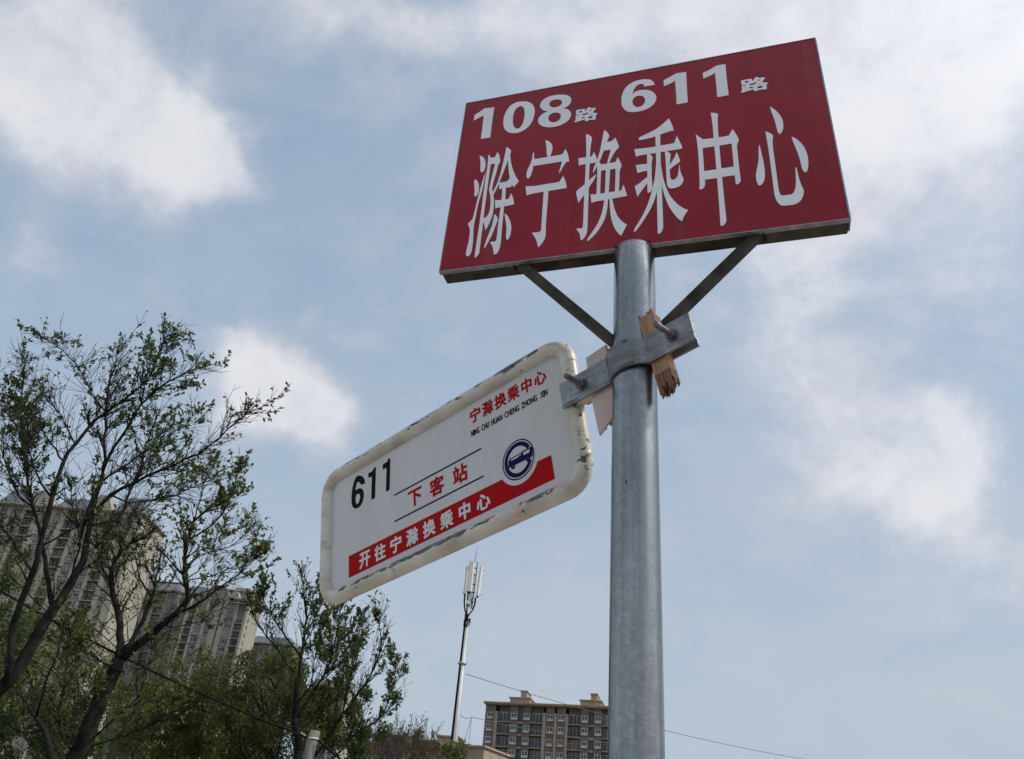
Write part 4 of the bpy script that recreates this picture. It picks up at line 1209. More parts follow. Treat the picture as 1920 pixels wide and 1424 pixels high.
# ---------------------------------------------------------------- glyphs
GLYPHS = json.loads('''{"chu":[[[[-346.8,69.3],[-341.0,67.4],[-335.1,59.7],[-330.4,47.8],[-329.0,35.4],[-329.2,23.4],[-331.8,14.7],[-336.0,12.9],[-339.7,17.7],[-340.8,30.0],[-342.0,46.4],[-344.9,60.6]]],[[[-351.9,-10.0],[-350.2,-5.9],[-346.0,-8.1],[-340.8,-17.6],[-337.5,-29.9],[-336.9,-41.6],[-337.9,-52.9],[-341.4,-60.6],[-345.4,-59.0],[-346.6,-53.7],[-347.0,-39.6],[-349.8,-23.5]]],[[[-326.8,16.2],[-327.3,-23.0],[-329.2,-48.3],[-334.2,-87.6],[-336.1,-126.7],[-337.6,-152.9],[-334.6,-186.6],[-334.1,-205.3],[-334.5,-221.3],[-336.9,-231.2],[-342.1,-234.2],[-345.7,-230.9],[-347.0,-221.6],[-345.6,-208.0],[-343.9,-185.0],[-344.7,-161.2],[-346.8,-151.3],[-352.2,-140.2],[-348.4,-135.3],[-342.5,-129.1],[-339.9,-103.9],[-337.0,-64.5],[-332.8,-27.0]]],[[[-325.1,69.7],[-316.8,54.7],[-316.3,32.5],[-317.2,-25.1],[-317.2,-76.0],[-317.4,-118.0],[-316.5,-154.3],[-316.9,-182.6],[-316.7,-215.0],[-316.7,-229.9],[-319.7,-235.5],[-324.0,-240.7],[-326.2,-238.1],[-326.2,-208.9],[-325.4,-174.0],[-324.7,-133.6],[-325.0,-66.9],[-324.8,-10.5],[-323.8,23.5],[-324.6,53.3]]],[[[-320.4,55.0],[-316.4,55.5],[-308.4,55.8],[-304.1,71.2],[-299.3,63.8],[-294.6,43.8],[-294.7,35.7],[-298.5,28.0],[-300.2,7.8],[-304.1,-20.1],[-306.1,-45.4],[-300.7,-64.2],[-297.3,-89.8],[-296.4,-109.7],[-297.7,-128.9],[-301.5,-145.0],[-305.6,-158.6],[-309.4,-166.7],[-312.4,-152.6],[-316.4,-142.3],[-317.9,-130.0],[-312.8,-129.7],[-308.7,-124.5],[-305.9,-115.2],[-304.7,-100.8],[-305.3,-83.3],[-307.8,-65.3],[-313.4,-45.2],[-311.9,-28.8],[-309.5,1.9],[-306.2,34.8],[-316.1,34.7]]],[[[-283.7,83.4],[-279.0,80.3],[-271.6,69.6],[-270.4,63.9],[-272.8,57.6],[-275.3,43.4],[-280.5,16.6],[-286.5,-10.9],[-292.5,-36.7],[-296.6,-52.4],[-302.0,-65.2],[-304.5,-58.4],[-299.5,-44.2],[-294.2,-24.8],[-289.9,2.9],[-287.2,34.1],[-284.5,65.8]]],[[[-275.9,44.9],[-272.7,60.3],[-270.4,43.6],[-267.8,27.0],[-263.3,10.2],[-257.8,-6.7],[-251.5,-22.2],[-245.1,-33.8],[-249.7,-41.8],[-255.5,-50.7],[-258.9,-44.9],[-263.8,-33.7],[-270.3,-27.2],[-267.8,-22.6],[-268.0,-14.8],[-271.4,4.1],[-274.6,25.9]]],[[[-291.4,-29.2],[-279.7,-29.1],[-273.0,-29.2],[-268.8,-22.4],[-260.2,-31.9],[-260.9,-48.3],[-266.2,-48.5],[-277.9,-47.3],[-283.5,-48.7],[-288.7,-50.2]]],[[[-281.9,-45.2],[-273.7,-46.9],[-271.8,-87.4],[-280.6,-85.7]]],[[[-295.8,-81.4],[-281.7,-83.7],[-264.6,-83.9],[-260.0,-67.4],[-255.7,-78.2],[-251.8,-93.8],[-250.9,-102.5],[-260.7,-103.8],[-275.8,-104.3],[-285.2,-105.0],[-292.6,-106.8]]],[[[-280.8,-101.7],[-273.1,-103.1],[-272.3,-128.8],[-272.6,-152.6],[-272.0,-176.3],[-271.1,-201.9],[-271.9,-220.1],[-274.3,-232.2],[-278.1,-238.3],[-283.1,-239.7],[-285.5,-229.2],[-288.9,-215.0],[-295.2,-203.7],[-292.3,-202.1],[-285.7,-202.9],[-282.2,-201.2],[-281.5,-191.0],[-281.8,-162.8],[-281.4,-131.9]]],[[[-293.1,-122.5],[-288.3,-128.2],[-283.3,-140.0],[-285.9,-150.2],[-289.5,-168.5],[-294.7,-188.7],[-301.0,-206.1],[-306.0,-218.6],[-307.7,-215.4],[-304.7,-198.6],[-300.5,-178.4],[-295.6,-155.6],[-293.7,-134.5]]],[[[-270.4,-125.5],[-265.7,-128.8],[-258.9,-140.9],[-253.7,-156.1],[-251.2,-168.3],[-251.1,-182.3],[-252.5,-195.9],[-256.3,-203.3],[-260.3,-200.3],[-261.4,-189.8],[-261.6,-173.5],[-263.8,-156.6],[-267.5,-139.3]]]],"ning":[[[[-192.0,82.2],[-189.7,83.8],[-183.8,79.0],[-177.7,71.1],[-174.2,59.9],[-174.0,48.4],[-175.5,38.7],[-178.4,28.0],[-183.6,29.2],[-186.5,38.7],[-187.4,51.6],[-189.0,67.3]]],[[[-217.9,53.6],[-216.1,49.4],[-214.1,28.6],[-214.3,19.8],[-215.0,6.3],[-216.1,-7.1],[-218.3,-20.1],[-221.3,-28.0],[-225.1,-30.4],[-228.4,-25.3],[-229.4,-14.1],[-228.0,-2.0],[-223.6,10.7],[-220.8,21.3],[-219.2,31.0],[-219.1,44.9]]],[[[-215.9,28.2],[-196.6,27.9],[-182.1,28.8],[-165.8,28.3],[-150.6,29.1],[-143.9,45.1],[-139.0,31.4],[-135.6,16.9],[-133.9,2.2],[-140.1,3.1],[-145.7,-7.9],[-150.3,-19.1],[-154.1,-29.1],[-155.3,-25.3],[-152.7,-8.8],[-150.1,7.1],[-168.0,6.4],[-189.6,6.8],[-204.1,6.8],[-215.1,6.8]]],[[[-228.6,-52.6],[-211.8,-56.1],[-201.0,-56.4],[-181.5,-55.7],[-163.9,-55.8],[-153.1,-55.2],[-145.6,-38.9],[-141.5,-49.8],[-137.5,-64.9],[-135.9,-76.9],[-150.3,-77.5],[-176.5,-77.6],[-197.6,-78.0],[-210.0,-78.3],[-217.9,-79.1],[-224.2,-82.0]]],[[[-186.5,-74.8],[-176.1,-75.8],[-175.8,-99.1],[-176.2,-131.2],[-176.3,-158.1],[-176.0,-180.3],[-174.9,-203.4],[-176.1,-214.0],[-179.7,-221.9],[-184.2,-229.7],[-188.8,-235.3],[-190.6,-228.6],[-193.6,-216.4],[-198.9,-203.6],[-204.8,-193.9],[-203.3,-192.0],[-197.2,-193.0],[-190.4,-193.1],[-186.8,-191.5],[-185.5,-185.2],[-186.0,-156.3],[-186.3,-110.9]]]],"huan":[[[[-99.2,82.0],[-92.5,78.2],[-84.6,67.6],[-86.0,54.7],[-87.9,31.5],[-88.2,8.2],[-88.2,-14.7],[-88.5,-44.8],[-88.4,-67.0],[-87.9,-89.1],[-87.9,-122.5],[-87.9,-153.0],[-87.8,-180.5],[-87.7,-200.9],[-88.5,-211.9],[-91.4,-222.5],[-96.2,-229.4],[-100.3,-231.6],[-101.8,-225.2],[-102.8,-215.0],[-105.4,-207.9],[-110.4,-200.2],[-109.7,-197.4],[-103.6,-198.5],[-98.5,-198.5],[-97.1,-190.2],[-97.1,-165.1],[-97.3,-137.2],[-97.4,-106.4],[-97.1,-72.6],[-96.6,-43.1],[-96.8,-10.3],[-96.4,23.0],[-97.7,54.9]]],[[[-113.6,8.4],[-97.9,7.4],[-84.2,7.3],[-79.7,20.5],[-75.0,6.5],[-71.9,-5.7],[-75.2,-13.9],[-89.7,-13.6],[-100.7,-13.2],[-111.9,-14.5]]],[[[-73.6,-50.0],[-72.9,-53.1],[-77.8,-66.9],[-86.0,-82.2],[-93.4,-97.6],[-101.6,-112.7],[-108.9,-126.2],[-111.2,-115.6],[-113.6,-103.1],[-115.5,-93.1],[-109.9,-85.8],[-99.6,-76.9],[-89.4,-65.6],[-80.8,-56.4]]],[[[-58.3,85.2],[-52.6,78.4],[-45.8,63.4],[-50.0,51.2],[-54.9,31.5],[-59.8,12.0],[-66.3,-12.1],[-72.9,-28.2],[-79.5,-44.3],[-80.9,-40.2],[-77.5,-24.7],[-71.9,-5.7],[-66.4,18.6],[-62.8,49.1],[-60.6,67.1]]],[[[-53.5,44.2],[-40.8,45.1],[-32.8,54.4],[-28.9,39.6],[-24.5,21.7],[-31.0,14.2],[-36.2,3.9],[-42.1,-10.0],[-46.2,-24.2],[-50.1,-23.3],[-47.6,-6.2],[-44.4,8.4],[-42.8,18.8],[-51.0,18.9],[-60.0,19.0],[-58.6,32.4]]],[[[-67.1,-14.4],[-63.3,-20.3],[-62.6,-40.5],[-63.3,-74.8],[-63.2,-115.6],[-71.2,-115.2],[-71.0,-82.9],[-70.6,-53.6],[-71.7,-21.0]]],[[[-71.4,-18.5],[-63.2,-22.4],[-49.8,-22.9],[-32.0,-21.8],[-27.9,-8.2],[-23.2,-19.3],[-18.0,-35.9],[-22.7,-48.0],[-23.2,-68.7],[-23.6,-92.7],[-23.9,-116.4],[-32.6,-114.6],[-32.0,-86.2],[-31.5,-62.0],[-31.9,-42.3],[-45.7,-42.2],[-62.6,-41.0],[-70.7,-41.2]]],[[[-52.5,-40.2],[-43.1,-42.3],[-44.0,-74.0],[-45.6,-112.0],[-46.9,-128.3],[-47.2,-149.1],[-49.2,-167.1],[-52.9,-184.6],[-60.0,-201.3],[-69.6,-218.5],[-78.4,-229.1],[-86.6,-236.1],[-88.4,-232.9],[-84.5,-225.9],[-75.0,-208.7],[-65.5,-189.1],[-59.4,-167.5],[-55.8,-145.2],[-54.0,-122.2],[-53.1,-91.4]]],[[[-83.8,-107.2],[-70.1,-109.0],[-50.9,-109.1],[-33.6,-108.5],[-19.5,-109.0],[-14.6,-92.7],[-11.3,-107.2],[-7.0,-126.8],[-22.9,-127.9],[-41.7,-128.8],[-58.9,-129.4],[-72.8,-129.7],[-81.4,-132.0]]],[[[-43.4,-127.8],[-37.9,-128.1],[-35.3,-144.5],[-31.5,-163.6],[-26.0,-180.5],[-19.1,-193.0],[-13.1,-200.8],[-7.2,-205.8],[-11.2,-216.6],[-16.0,-227.8],[-18.6,-233.9],[-24.2,-227.5],[-31.1,-214.2],[-36.6,-196.6],[-40.5,-175.6],[-42.4,-152.4]]]],"cheng":[[[[82.6,87.0],[86.1,77.2],[90.4,59.7],[92.3,45.6],[85.7,46.5],[76.5,44.1],[62.8,40.0],[49.1,36.1],[32.5,34.2],[18.7,34.1],[17.3,39.8],[21.4,43.7],[36.2,50.1],[52.9,58.2],[65.8,68.7],[75.2,78.7]]],[[[53.2,47.3],[63.4,44.7],[63.3,-3.3],[63.0,-44.6],[63.5,-80.1],[63.7,-117.1],[63.7,-153.2],[64.2,-188.5],[64.3,-225.1],[62.1,-234.8],[57.9,-240.8],[53.2,-240.7],[53.1,-198.0],[53.6,-127.2],[53.7,-52.7],[53.4,-0.9]]],[[[7.8,8.5],[23.4,6.7],[47.1,5.8],[68.8,6.5],[91.8,7.0],[98.3,28.0],[103.0,10.9],[108.4,-7.4],[107.7,-13.2],[90.0,-13.5],[68.6,-13.7],[47.1,-13.9],[28.9,-13.1],[18.0,-13.7],[11.6,-16.1]]],[[[34.7,-11.0],[39.8,-13.0],[46.7,-22.9],[44.3,-40.4],[43.6,-70.8],[44.1,-95.8],[44.9,-118.1],[39.7,-125.6],[35.3,-126.6],[34.4,-118.4],[34.9,-86.4],[34.9,-48.6]]],[[[10.9,-40.7],[23.6,-41.4],[37.1,-42.6],[37.1,-62.3],[25.5,-63.0],[14.4,-65.2]]],[[[37.1,-78.2],[36.2,-96.6],[29.1,-107.5],[20.4,-121.7],[14.3,-133.3],[11.6,-121.1],[8.7,-102.1],[16.7,-97.5],[27.3,-87.3]]],[[[72.2,-11.9],[77.5,-15.0],[84.5,-23.8],[82.5,-38.8],[81.3,-58.9],[80.9,-83.9],[81.6,-95.1],[85.0,-100.8],[92.8,-98.7],[96.4,-90.9],[99.0,-75.3],[100.6,-56.9],[101.5,-73.4],[103.4,-86.2],[107.7,-100.7],[106.3,-111.4],[101.8,-118.9],[94.9,-123.5],[84.6,-124.3],[79.5,-123.3],[75.8,-118.4],[74.0,-107.0],[73.5,-82.2],[73.2,-44.4]]],[[[96.4,-21.4],[100.2,-35.2],[102.8,-50.6],[96.3,-55.9],[87.4,-62.8],[80.3,-71.2],[80.5,-58.7],[85.9,-47.2],[91.4,-35.7]]],[[[53.7,-42.5],[59.4,-43.8],[58.9,-103.9],[53.6,-126.0],[48.3,-150.1],[41.3,-170.1],[31.0,-191.6],[20.8,-210.5],[9.0,-228.5],[6.1,-226.2],[8.9,-217.6],[19.0,-198.7],[29.3,-174.9],[37.9,-148.1],[44.9,-115.7],[50.3,-87.2]]],[[[60.3,-44.0],[63.8,-55.0],[66.1,-85.6],[71.0,-113.7],[77.5,-139.2],[87.4,-160.2],[97.2,-175.0],[107.0,-185.0],[114.0,-189.8],[108.4,-197.9],[104.0,-207.3],[100.8,-217.6],[93.2,-208.8],[83.5,-189.8],[75.4,-169.6],[68.9,-142.3],[64.1,-114.7],[60.9,-79.5]]]],"zhong":[[[[171.1,81.8],[179.4,80.2],[186.0,74.4],[184.2,61.1],[182.9,32.6],[182.9,1.8],[182.9,-43.3],[182.9,-87.1],[183.1,-122.6],[183.5,-161.8],[183.9,-202.2],[184.4,-230.8],[181.2,-238.8],[176.4,-242.7],[172.6,-241.1],[173.0,-215.6],[173.2,-189.1],[173.2,-155.2],[173.2,-108.7],[173.4,-70.5],[173.0,-31.1],[172.8,9.4],[173.0,45.5]]],[[[137.4,23.3],[142.3,15.6],[152.6,2.8],[149.3,-18.0],[149.3,-50.3],[149.2,-86.8],[149.6,-115.5],[149.1,-129.5],[146.0,-135.8],[141.0,-138.8],[137.8,-137.6],[139.2,-113.3],[139.8,-65.4],[139.9,-28.3],[139.1,-2.8]]],[[[150.1,4.2],[170.8,3.5],[189.3,2.2],[204.0,3.7],[211.7,20.7],[217.2,7.3],[222.9,-14.3],[217.1,-27.9],[217.3,-56.2],[217.2,-89.9],[217.7,-115.9],[218.2,-130.0],[214.3,-137.3],[208.1,-139.4],[208.0,-130.2],[207.5,-111.4],[207.2,-80.5],[207.4,-49.0],[207.3,-21.3],[188.1,-21.7],[168.0,-21.7],[147.8,-21.4]]],[[[147.0,-88.8],[168.4,-89.1],[184.8,-88.7],[208.4,-88.4],[209.4,-113.0],[183.6,-112.8],[167.3,-113.4],[146.9,-113.3]]]],"xin":[[[[260.4,-37.3],[261.6,-41.4],[262.3,-57.5],[264.3,-80.4],[265.0,-100.4],[264.5,-122.1],[262.2,-136.6],[258.6,-146.5],[252.4,-151.6],[249.0,-147.7],[247.0,-135.5],[247.2,-122.6],[249.7,-108.0],[253.9,-91.3],[256.9,-69.8],[258.3,-47.5]]],[[[275.3,-1.5],[282.7,-7.8],[289.5,-16.5],[287.0,-29.2],[285.7,-44.9],[285.7,-71.9],[285.8,-105.0],[285.8,-139.5],[285.8,-164.8],[286.2,-176.3],[287.8,-182.8],[291.0,-186.1],[298.1,-185.9],[307.8,-186.2],[312.5,-181.6],[316.3,-171.0],[319.1,-152.9],[320.5,-134.2],[321.5,-117.3],[322.7,-114.9],[323.8,-119.9],[324.5,-137.1],[326.1,-156.4],[328.3,-169.4],[330.7,-180.2],[328.4,-192.0],[322.7,-205.0],[315.1,-211.6],[306.7,-213.4],[288.7,-212.5],[283.5,-207.5],[278.9,-196.4],[277.0,-181.7],[276.9,-160.8],[277.1,-131.2],[277.0,-96.5],[276.9,-60.9],[276.4,-33.6]]],[[[290.5,69.6],[294.1,66.6],[301.5,54.4],[307.2,40.8],[310.6,27.9],[311.6,13.5],[310.4,-0.3],[307.2,-11.1],[302.2,-16.9],[298.9,-11.4],[297.7,0.6],[296.8,17.3],[295.2,34.3],[292.1,52.0]]],[[[323.1,-31.2],[325.4,-30.2],[332.0,-37.9],[339.4,-52.1],[344.4,-66.8],[346.9,-83.9],[347.2,-101.4],[345.2,-118.2],[342.1,-130.4],[338.9,-134.3],[335.1,-129.9],[332.8,-117.6],[332.4,-100.2],[330.6,-82.3],[328.0,-64.0],[325.2,-47.6]]]],"d1":[[[[-374.8,215.9],[-363.1,224.0],[-350.2,234.2],[-326.1,231.0],[-326.8,197.2],[-326.8,165.8],[-326.5,125.5],[-349.6,126.5],[-349.9,164.5],[-350.7,208.4],[-360.6,203.6],[-374.6,196.2]]]],"d0":[[[[-254.8,233.8],[-240.7,227.9],[-230.4,216.6],[-224.7,201.6],[-222.8,184.3],[-225.3,163.5],[-232.0,144.0],[-242.5,131.5],[-255.3,126.1],[-268.6,125.7],[-280.7,130.6],[-290.0,139.9],[-296.1,153.2],[-299.1,170.7],[-298.7,192.3],[-293.9,212.9],[-285.1,227.8],[-272.0,235.3]],[[-260.3,218.5],[-253.9,214.4],[-249.6,203.5],[-247.8,188.5],[-247.7,171.7],[-249.6,155.6],[-253.7,144.8],[-258.2,140.1],[-264.1,140.0],[-269.7,146.5],[-273.7,157.0],[-275.8,171.8],[-275.9,188.7],[-273.5,205.0],[-268.5,215.4]]]],"d8":[[[[-158.9,231.5],[-147.1,226.4],[-139.2,216.9],[-136.5,206.5],[-138.8,195.1],[-144.8,186.0],[-155.2,182.4],[-144.3,176.9],[-137.3,166.3],[-135.1,153.9],[-137.7,143.0],[-145.1,133.4],[-157.5,126.2],[-173.4,123.8],[-188.1,125.9],[-201.6,132.8],[-210.6,143.2],[-213.9,154.6],[-212.3,166.0],[-204.8,175.9],[-192.0,181.8],[-202.3,187.2],[-209.6,196.3],[-212.4,206.8],[-210.4,218.4],[-202.0,229.5],[-189.0,234.5],[-174.0,234.7]],[[-171.3,218.1],[-162.8,214.3],[-158.7,206.6],[-159.4,198.4],[-164.8,192.6],[-172.9,190.5],[-181.2,192.3],[-187.9,198.9],[-189.9,206.7],[-187.6,214.6],[-180.4,218.2]],[[-172.5,172.8],[-164.1,168.7],[-159.6,160.4],[-159.5,151.0],[-164.2,142.9],[-172.0,139.1],[-180.2,140.5],[-187.2,147.7],[-189.5,157.7],[-187.7,166.6],[-181.5,172.1]]]],"e6":[[[[38.5,231.1],[47.6,224.7],[52.1,216.3],[54.8,206.5],[30.9,207.0],[29.4,215.9],[23.0,218.6],[14.8,215.9],[8.4,206.4],[4.4,188.8],[13.1,196.7],[25.8,197.2],[38.5,193.6],[49.3,185.0],[56.4,171.9],[57.7,157.9],[53.5,144.1],[43.8,133.3],[29.6,127.0],[13.5,125.9],[-0.8,128.7],[-10.8,135.9],[-18.3,150.1],[-21.0,167.3],[-20.2,186.5],[-15.6,207.6],[-5.6,223.2],[9.1,231.7],[23.9,233.7]],[[21.3,179.0],[28.6,174.2],[32.5,164.9],[32.2,154.1],[27.7,144.4],[19.7,140.4],[12.5,142.3],[6.2,150.3],[3.9,161.9],[6.0,172.3],[12.3,178.8]]]],"e1":[[[[74.7,216.7],[85.5,221.9],[102.7,232.3],[125.0,231.3],[124.9,208.8],[124.6,167.6],[124.8,127.8],[100.6,127.8],[100.8,160.8],[99.9,208.4],[92.4,202.2],[74.8,195.7]]]],"f1":[[[[160.6,216.9],[173.8,222.1],[191.7,233.5],[210.7,233.2],[210.1,197.2],[210.5,159.1],[211.0,128.3],[187.1,128.0],[187.2,155.1],[186.8,209.8],[176.5,203.2],[161.0,197.3]]]],"L6":[[[[-231.5,104.9],[-218.8,98.2],[-211.1,88.0],[-209.5,78.4],[-223.4,80.0],[-227.3,88.0],[-235.0,91.1],[-238.7,86.0],[-241.0,74.0],[-230.8,75.2],[-221.3,71.5],[-214.4,62.4],[-213.5,51.9],[-217.0,40.7],[-226.1,32.8],[-239.1,32.6],[-248.7,38.7],[-253.6,49.3],[-254.5,65.0],[-252.0,82.1],[-245.5,97.9],[-239.2,104.5]],[[-230.5,63.5],[-226.7,59.5],[-225.7,51.5],[-230.0,43.1],[-236.4,41.6],[-240.3,46.9],[-241.3,56.1],[-238.1,63.8]]]],"L1":[[[[-199.3,96.2],[-186.3,96.2],[-180.8,101.7],[-174.5,100.9],[-178.6,33.7],[-190.5,34.2],[-188.0,85.2],[-199.1,85.8]]]],"L1b":[[[[-153.4,97.3],[-139.1,98.5],[-135.4,103.4],[-129.4,102.2],[-133.8,33.8],[-145.0,34.2],[-141.7,85.6],[-153.5,86.6]]]]}''')
_cache = {}


def font_glyph(ch):
    """outline of a character of Blender's built-in font, scaled to the unit square"""
    if ch not in _cache:
        cu = bpy.data.curves.new('glyph', 'FONT')
        cu.body = ch
        cu.resolution_u = 3
        ob = bpy.data.objects.new('glyph', cu)
        COL.objects.link(ob)
        me = bpy.data.meshes.new_from_object(ob.evaluated_get(bpy.context.evaluated_depsgraph_get()))
        v = np.array([(p.co.x, p.co.y) for p in me.vertices])
        f = [tuple(p.vertices) for p in me.polygons]
        bpy.data.objects.remove(ob)
        bpy.data.curves.remove(cu)
        bpy.data.meshes.remove(me)
        lo, hi = v.min(0), v.max(0)
        _cache[ch] = ((v - lo) / (hi - lo), f)
    return _cache[ch]


def put_glyph(mb, ch, cx, cy, w, h, y0, bold=(0, 0), step=0.00004):
    """character in the box centred on (cx, cy); bold spreads the outline by shifted, slightly raised copies"""
    v, f = font_glyph(ch)
    bx, by = bold
    sh = [(0, 0)] + ([(bx * math.cos(k * math.pi / 4), by * math.sin(k * math.pi / 4)) for k in range(8)] if bx or by else [])
    for k, (dx, dy) in enumerate(sh):
        mb.add([(cx + (p[0] - .5) * (w - 2 * bx) + dx, y0 - k * step, cy + (p[1] - .5) * (h - 2 * by) + dy) for p in v], f)


def put_outline(mb, strokes, y0, k=0.001, step=0.00005):
    """traced strokes in millimetres, each a loop with optional holes"""
    for i, loops in enumerate(strokes):
        rings = [[Vector((x * k, z * k, 0)) for x, z in lp] for lp in loops]
        tri = geometry.tessellate_polygon(rings)
        flat = [p for r in rings for p in r]
        mb.add([(p.x, y0 - i * step, p.y) for p in flat], [t if _up(flat, t) else t[::-1] for t in tri])


def _up(p, t):
    a, b, c = (p[i] for i in t)
    return (b - a).cross(c - a).z > 0


def smooth_loop(lp, it=1):
    """round a traced loop a little (corner cutting only where the turn is gentle)"""
    for _ in range(it):
        out, n = [], len(lp)
        for i in range(n):
            a, b, c = Vector(lp[i - 1]), Vector(lp[i]), Vector(lp[(i + 1) % n])
            u, w = b - a, c - b
            if u.length > 1e-6 and w.length > 1e-6 and u.angle(w) < math.radians(52):
                q = 0.22
                out += [tuple(b - u * q), tuple(b + w * q)]
            else:
                out.append(tuple(b))
        lp = out
    return lp


# ---------------------------------------------------------------- materials of the signs
M_GALV = galvanised('galvanised_steel', (0.19, 0.203, 0.207), (0.45, 0.465, 0.465), 0.22, 0.95)
M_STRAP = galvanised('scuffed_zinc', (0.17, 0.175, 0.18), (0.44, 0.445, 0.45), 0.42, 0.8, streak=(6, 60, 60), stain=0.95, scuff=(0.55, 0.66))
M_BOX = plain('weathered_steel', (0.030, 0.022, 0.017), 0.6, 0.0, 0.45, 14, 0.15, spec=0.22, col2=(0.095, 0.078, 0.062))
M_RUST = plain('rusty_weld', (0.055, 0.03, 0.018), 0.8, 0.2, 0.4, 60, 0.4)
M_EDGE = galvanised('frame_edge_steel', (0.22, 0.23, 0.24), (0.50, 0.51, 0.52), 0.42, 0.75)
M_ROD = galvanised('bolt_zinc', (0.13, 0.13, 0.14), (0.34, 0.34, 0.36), 0.5, 0.85)
M_RED, _t = material('red_vinyl')
_oc = _t.n('ShaderNodeTexCoord').outputs['Object']
_c = _t.mix(_t.ramp(_t.noise(_oc, 4.5, 6, 0.6), 0.3, 0.7), (0.31, 0.007, 0.021), (0.265, 0.006, 0.018))
_dust = _t.ramp(_t.noise(_t.mapping(_oc, (14, 1, 1.6)), 1.0, 7, 0.7), 0.50, 0.78)
_c = _t.mix(_t.math('MULTIPLY', _dust, 0.10), _c, (0.36, 0.30, 0.27))
_spk = _t.ramp(_t.noise(_oc, 130, 3, 0.6), 0.75, 0.80)
_c = _t.mix(_t.math('MULTIPLY', _spk, 0.35), _c, (0.45, 0.38, 0.34))
_b = _t.n('ShaderNodeBump', {'Height': _t.noise(_oc, 3.0, 3, 0.5), 'Strength': 0.35, 'Distance': 0.012}).outputs[0]
finish(_t, _t.n('ShaderNodeBsdfPrincipled', {'Base Color': _c, 'Roughness': _t.ramp(_dust, 0, 1, 0.27, 0.5), 'Specular IOR Level': 0.28, 'Normal': _b}).outputs[0])
M_WHITE = plain('white_vinyl', (0.86, 0.87, 0.875), 0.38, 0, 0.04, 6)
M_PANEL, _t = material('white_enamel_panel')
_oc = _t.n('ShaderNodeTexCoord').outputs['Object']
_d = _t.noise(_t.mapping(_oc, (5, 5, 1.5)), 1.0, 7, 0.65)
_s = _t.ramp(_t.noise(_oc, 90, 3, 0.6), 0.74, 0.80)
_c = _t.mix(_t.ramp(_d, 0.35, 0.75), (0.66, 0.66, 0.67), (0.57, 0.57, 0.565))
_dr = _t.ramp(_t.noise(_t.mapping(_oc, (16, 1, 1.1)), 1.0, 6, 0.7), 0.56, 0.74)
_c = _t.mix(_t.math('MULTIPLY', _dr, 0.35), _c, (0.50, 0.47, 0.42))
_c = _t.mix(_t.math('MULTIPLY', _s, 0.5), _c, (0.3, 0.27, 0.24))
finish(_t, _t.n('ShaderNodeBsdfPrincipled', {'Base Color': _c, 'Roughness': 0.26, 'Specular IOR Level': 0.22}).outputs[0])
M_PRED = plain('red_print', (0.42, 0.005, 0.007), 0.5, 0, 0.06, 6, spec=0.06)
M_PBLUE = plain('blue_print', (0.006, 0.009, 0.075), 0.5, spec=0.06)
M_PBLACK = plain('black_print', (0.005, 0.005, 0.006), 0.5, spec=0.05)
M_PWHITE = plain('white_print', (0.72, 0.72, 0.73), 0.3, spec=0.2)

# ---------------------------------------------------------------- station sign on its pole
SIGN_C = Vector((0.2079, 1.2040, 2.9525))
YAW1 = -0.3282
SW, SH, ST = 0.80, 0.529, 0.044
POLE = Vector((0.2182, 1.2216, 0.0))
PR = 0.0394
POLE_TOP = SIGN_C.z - SH / 2 + 0.004
MS = Matrix.Translation(POLE) @ Matrix.Rotation(YAW1, 4, 'Z')     # origin at the foot of the pole
root = thing('station_sign', 'red and white Chinese bus station board on top of a tall galvanised pole', 'street sign', MS)
oc_ = MS.inverted() @ SIGN_C
SX, SY, SZ = oc_.x, oc_.y, oc_.z                               # centre of the front face in the sign's own frame

mb = MB()
N = 64
ring = [(PR, 0.0), (PR, POLE_TOP - 0.004), (PR - 0.0015, POLE_TOP - 0.001), (PR - 0.005, POLE_TOP)]
vs, fs = [], []
nseg = 40
zs = [POLE_TOP * i / nseg for i in range(nseg)] + [POLE_TOP - 0.004]
prof = [(PR, z) for z in zs] + ring[2:]
for r, z in prof:
    for j in range(N):
        w = 2 * math.pi * j / N
        vs.append((r * math.cos(w), r * math.sin(w), z))
for i in range(len(prof) - 1):
    for j in range(N):
        fs.append((i * N + j, i * N + (j + 1) % N, (i + 1) * N + (j + 1) % N, (i + 1) * N + j))
mb.add(vs, fs, 0, True)
mb.add(vs[-N:], [tuple(range(N))])
pole = mb.build('pole', M_GALV, root)

# weld beads and the scratched seam near the top
mb = MB()
for k in range(44):
    w = math.radians(-178 + k * 8.2) + random.uniform(-.02, .02)
    if abs(math.sin(w)) > 0.62:                       # only where the pole meets the box
        continue
    r = random.uniform(.002, .0045)
    c = Vector((math.cos(w) * (PR + .0005), math.sin(w) * (PR + .0005), POLE_TOP - random.uniform(0, .006)))
    bm_ = [(c + Vector((a, b, e)) * r) for a, b, e in ((1, 0, 0), (0, 1, 0), (-1, 0, 0), (0, -1, 0), (0, 0, 1), (0, 0, -1))]
    mb.add(bm_, [(0, 1, 4), (1, 2, 4), (2, 3, 4), (3, 0, 4), (1, 0, 5), (2, 1, 5), (3, 2, 5), (0, 3, 5)], 0, True)
mb.build('weld_bead', M_RUST, root)['kind'] = 'stuff'

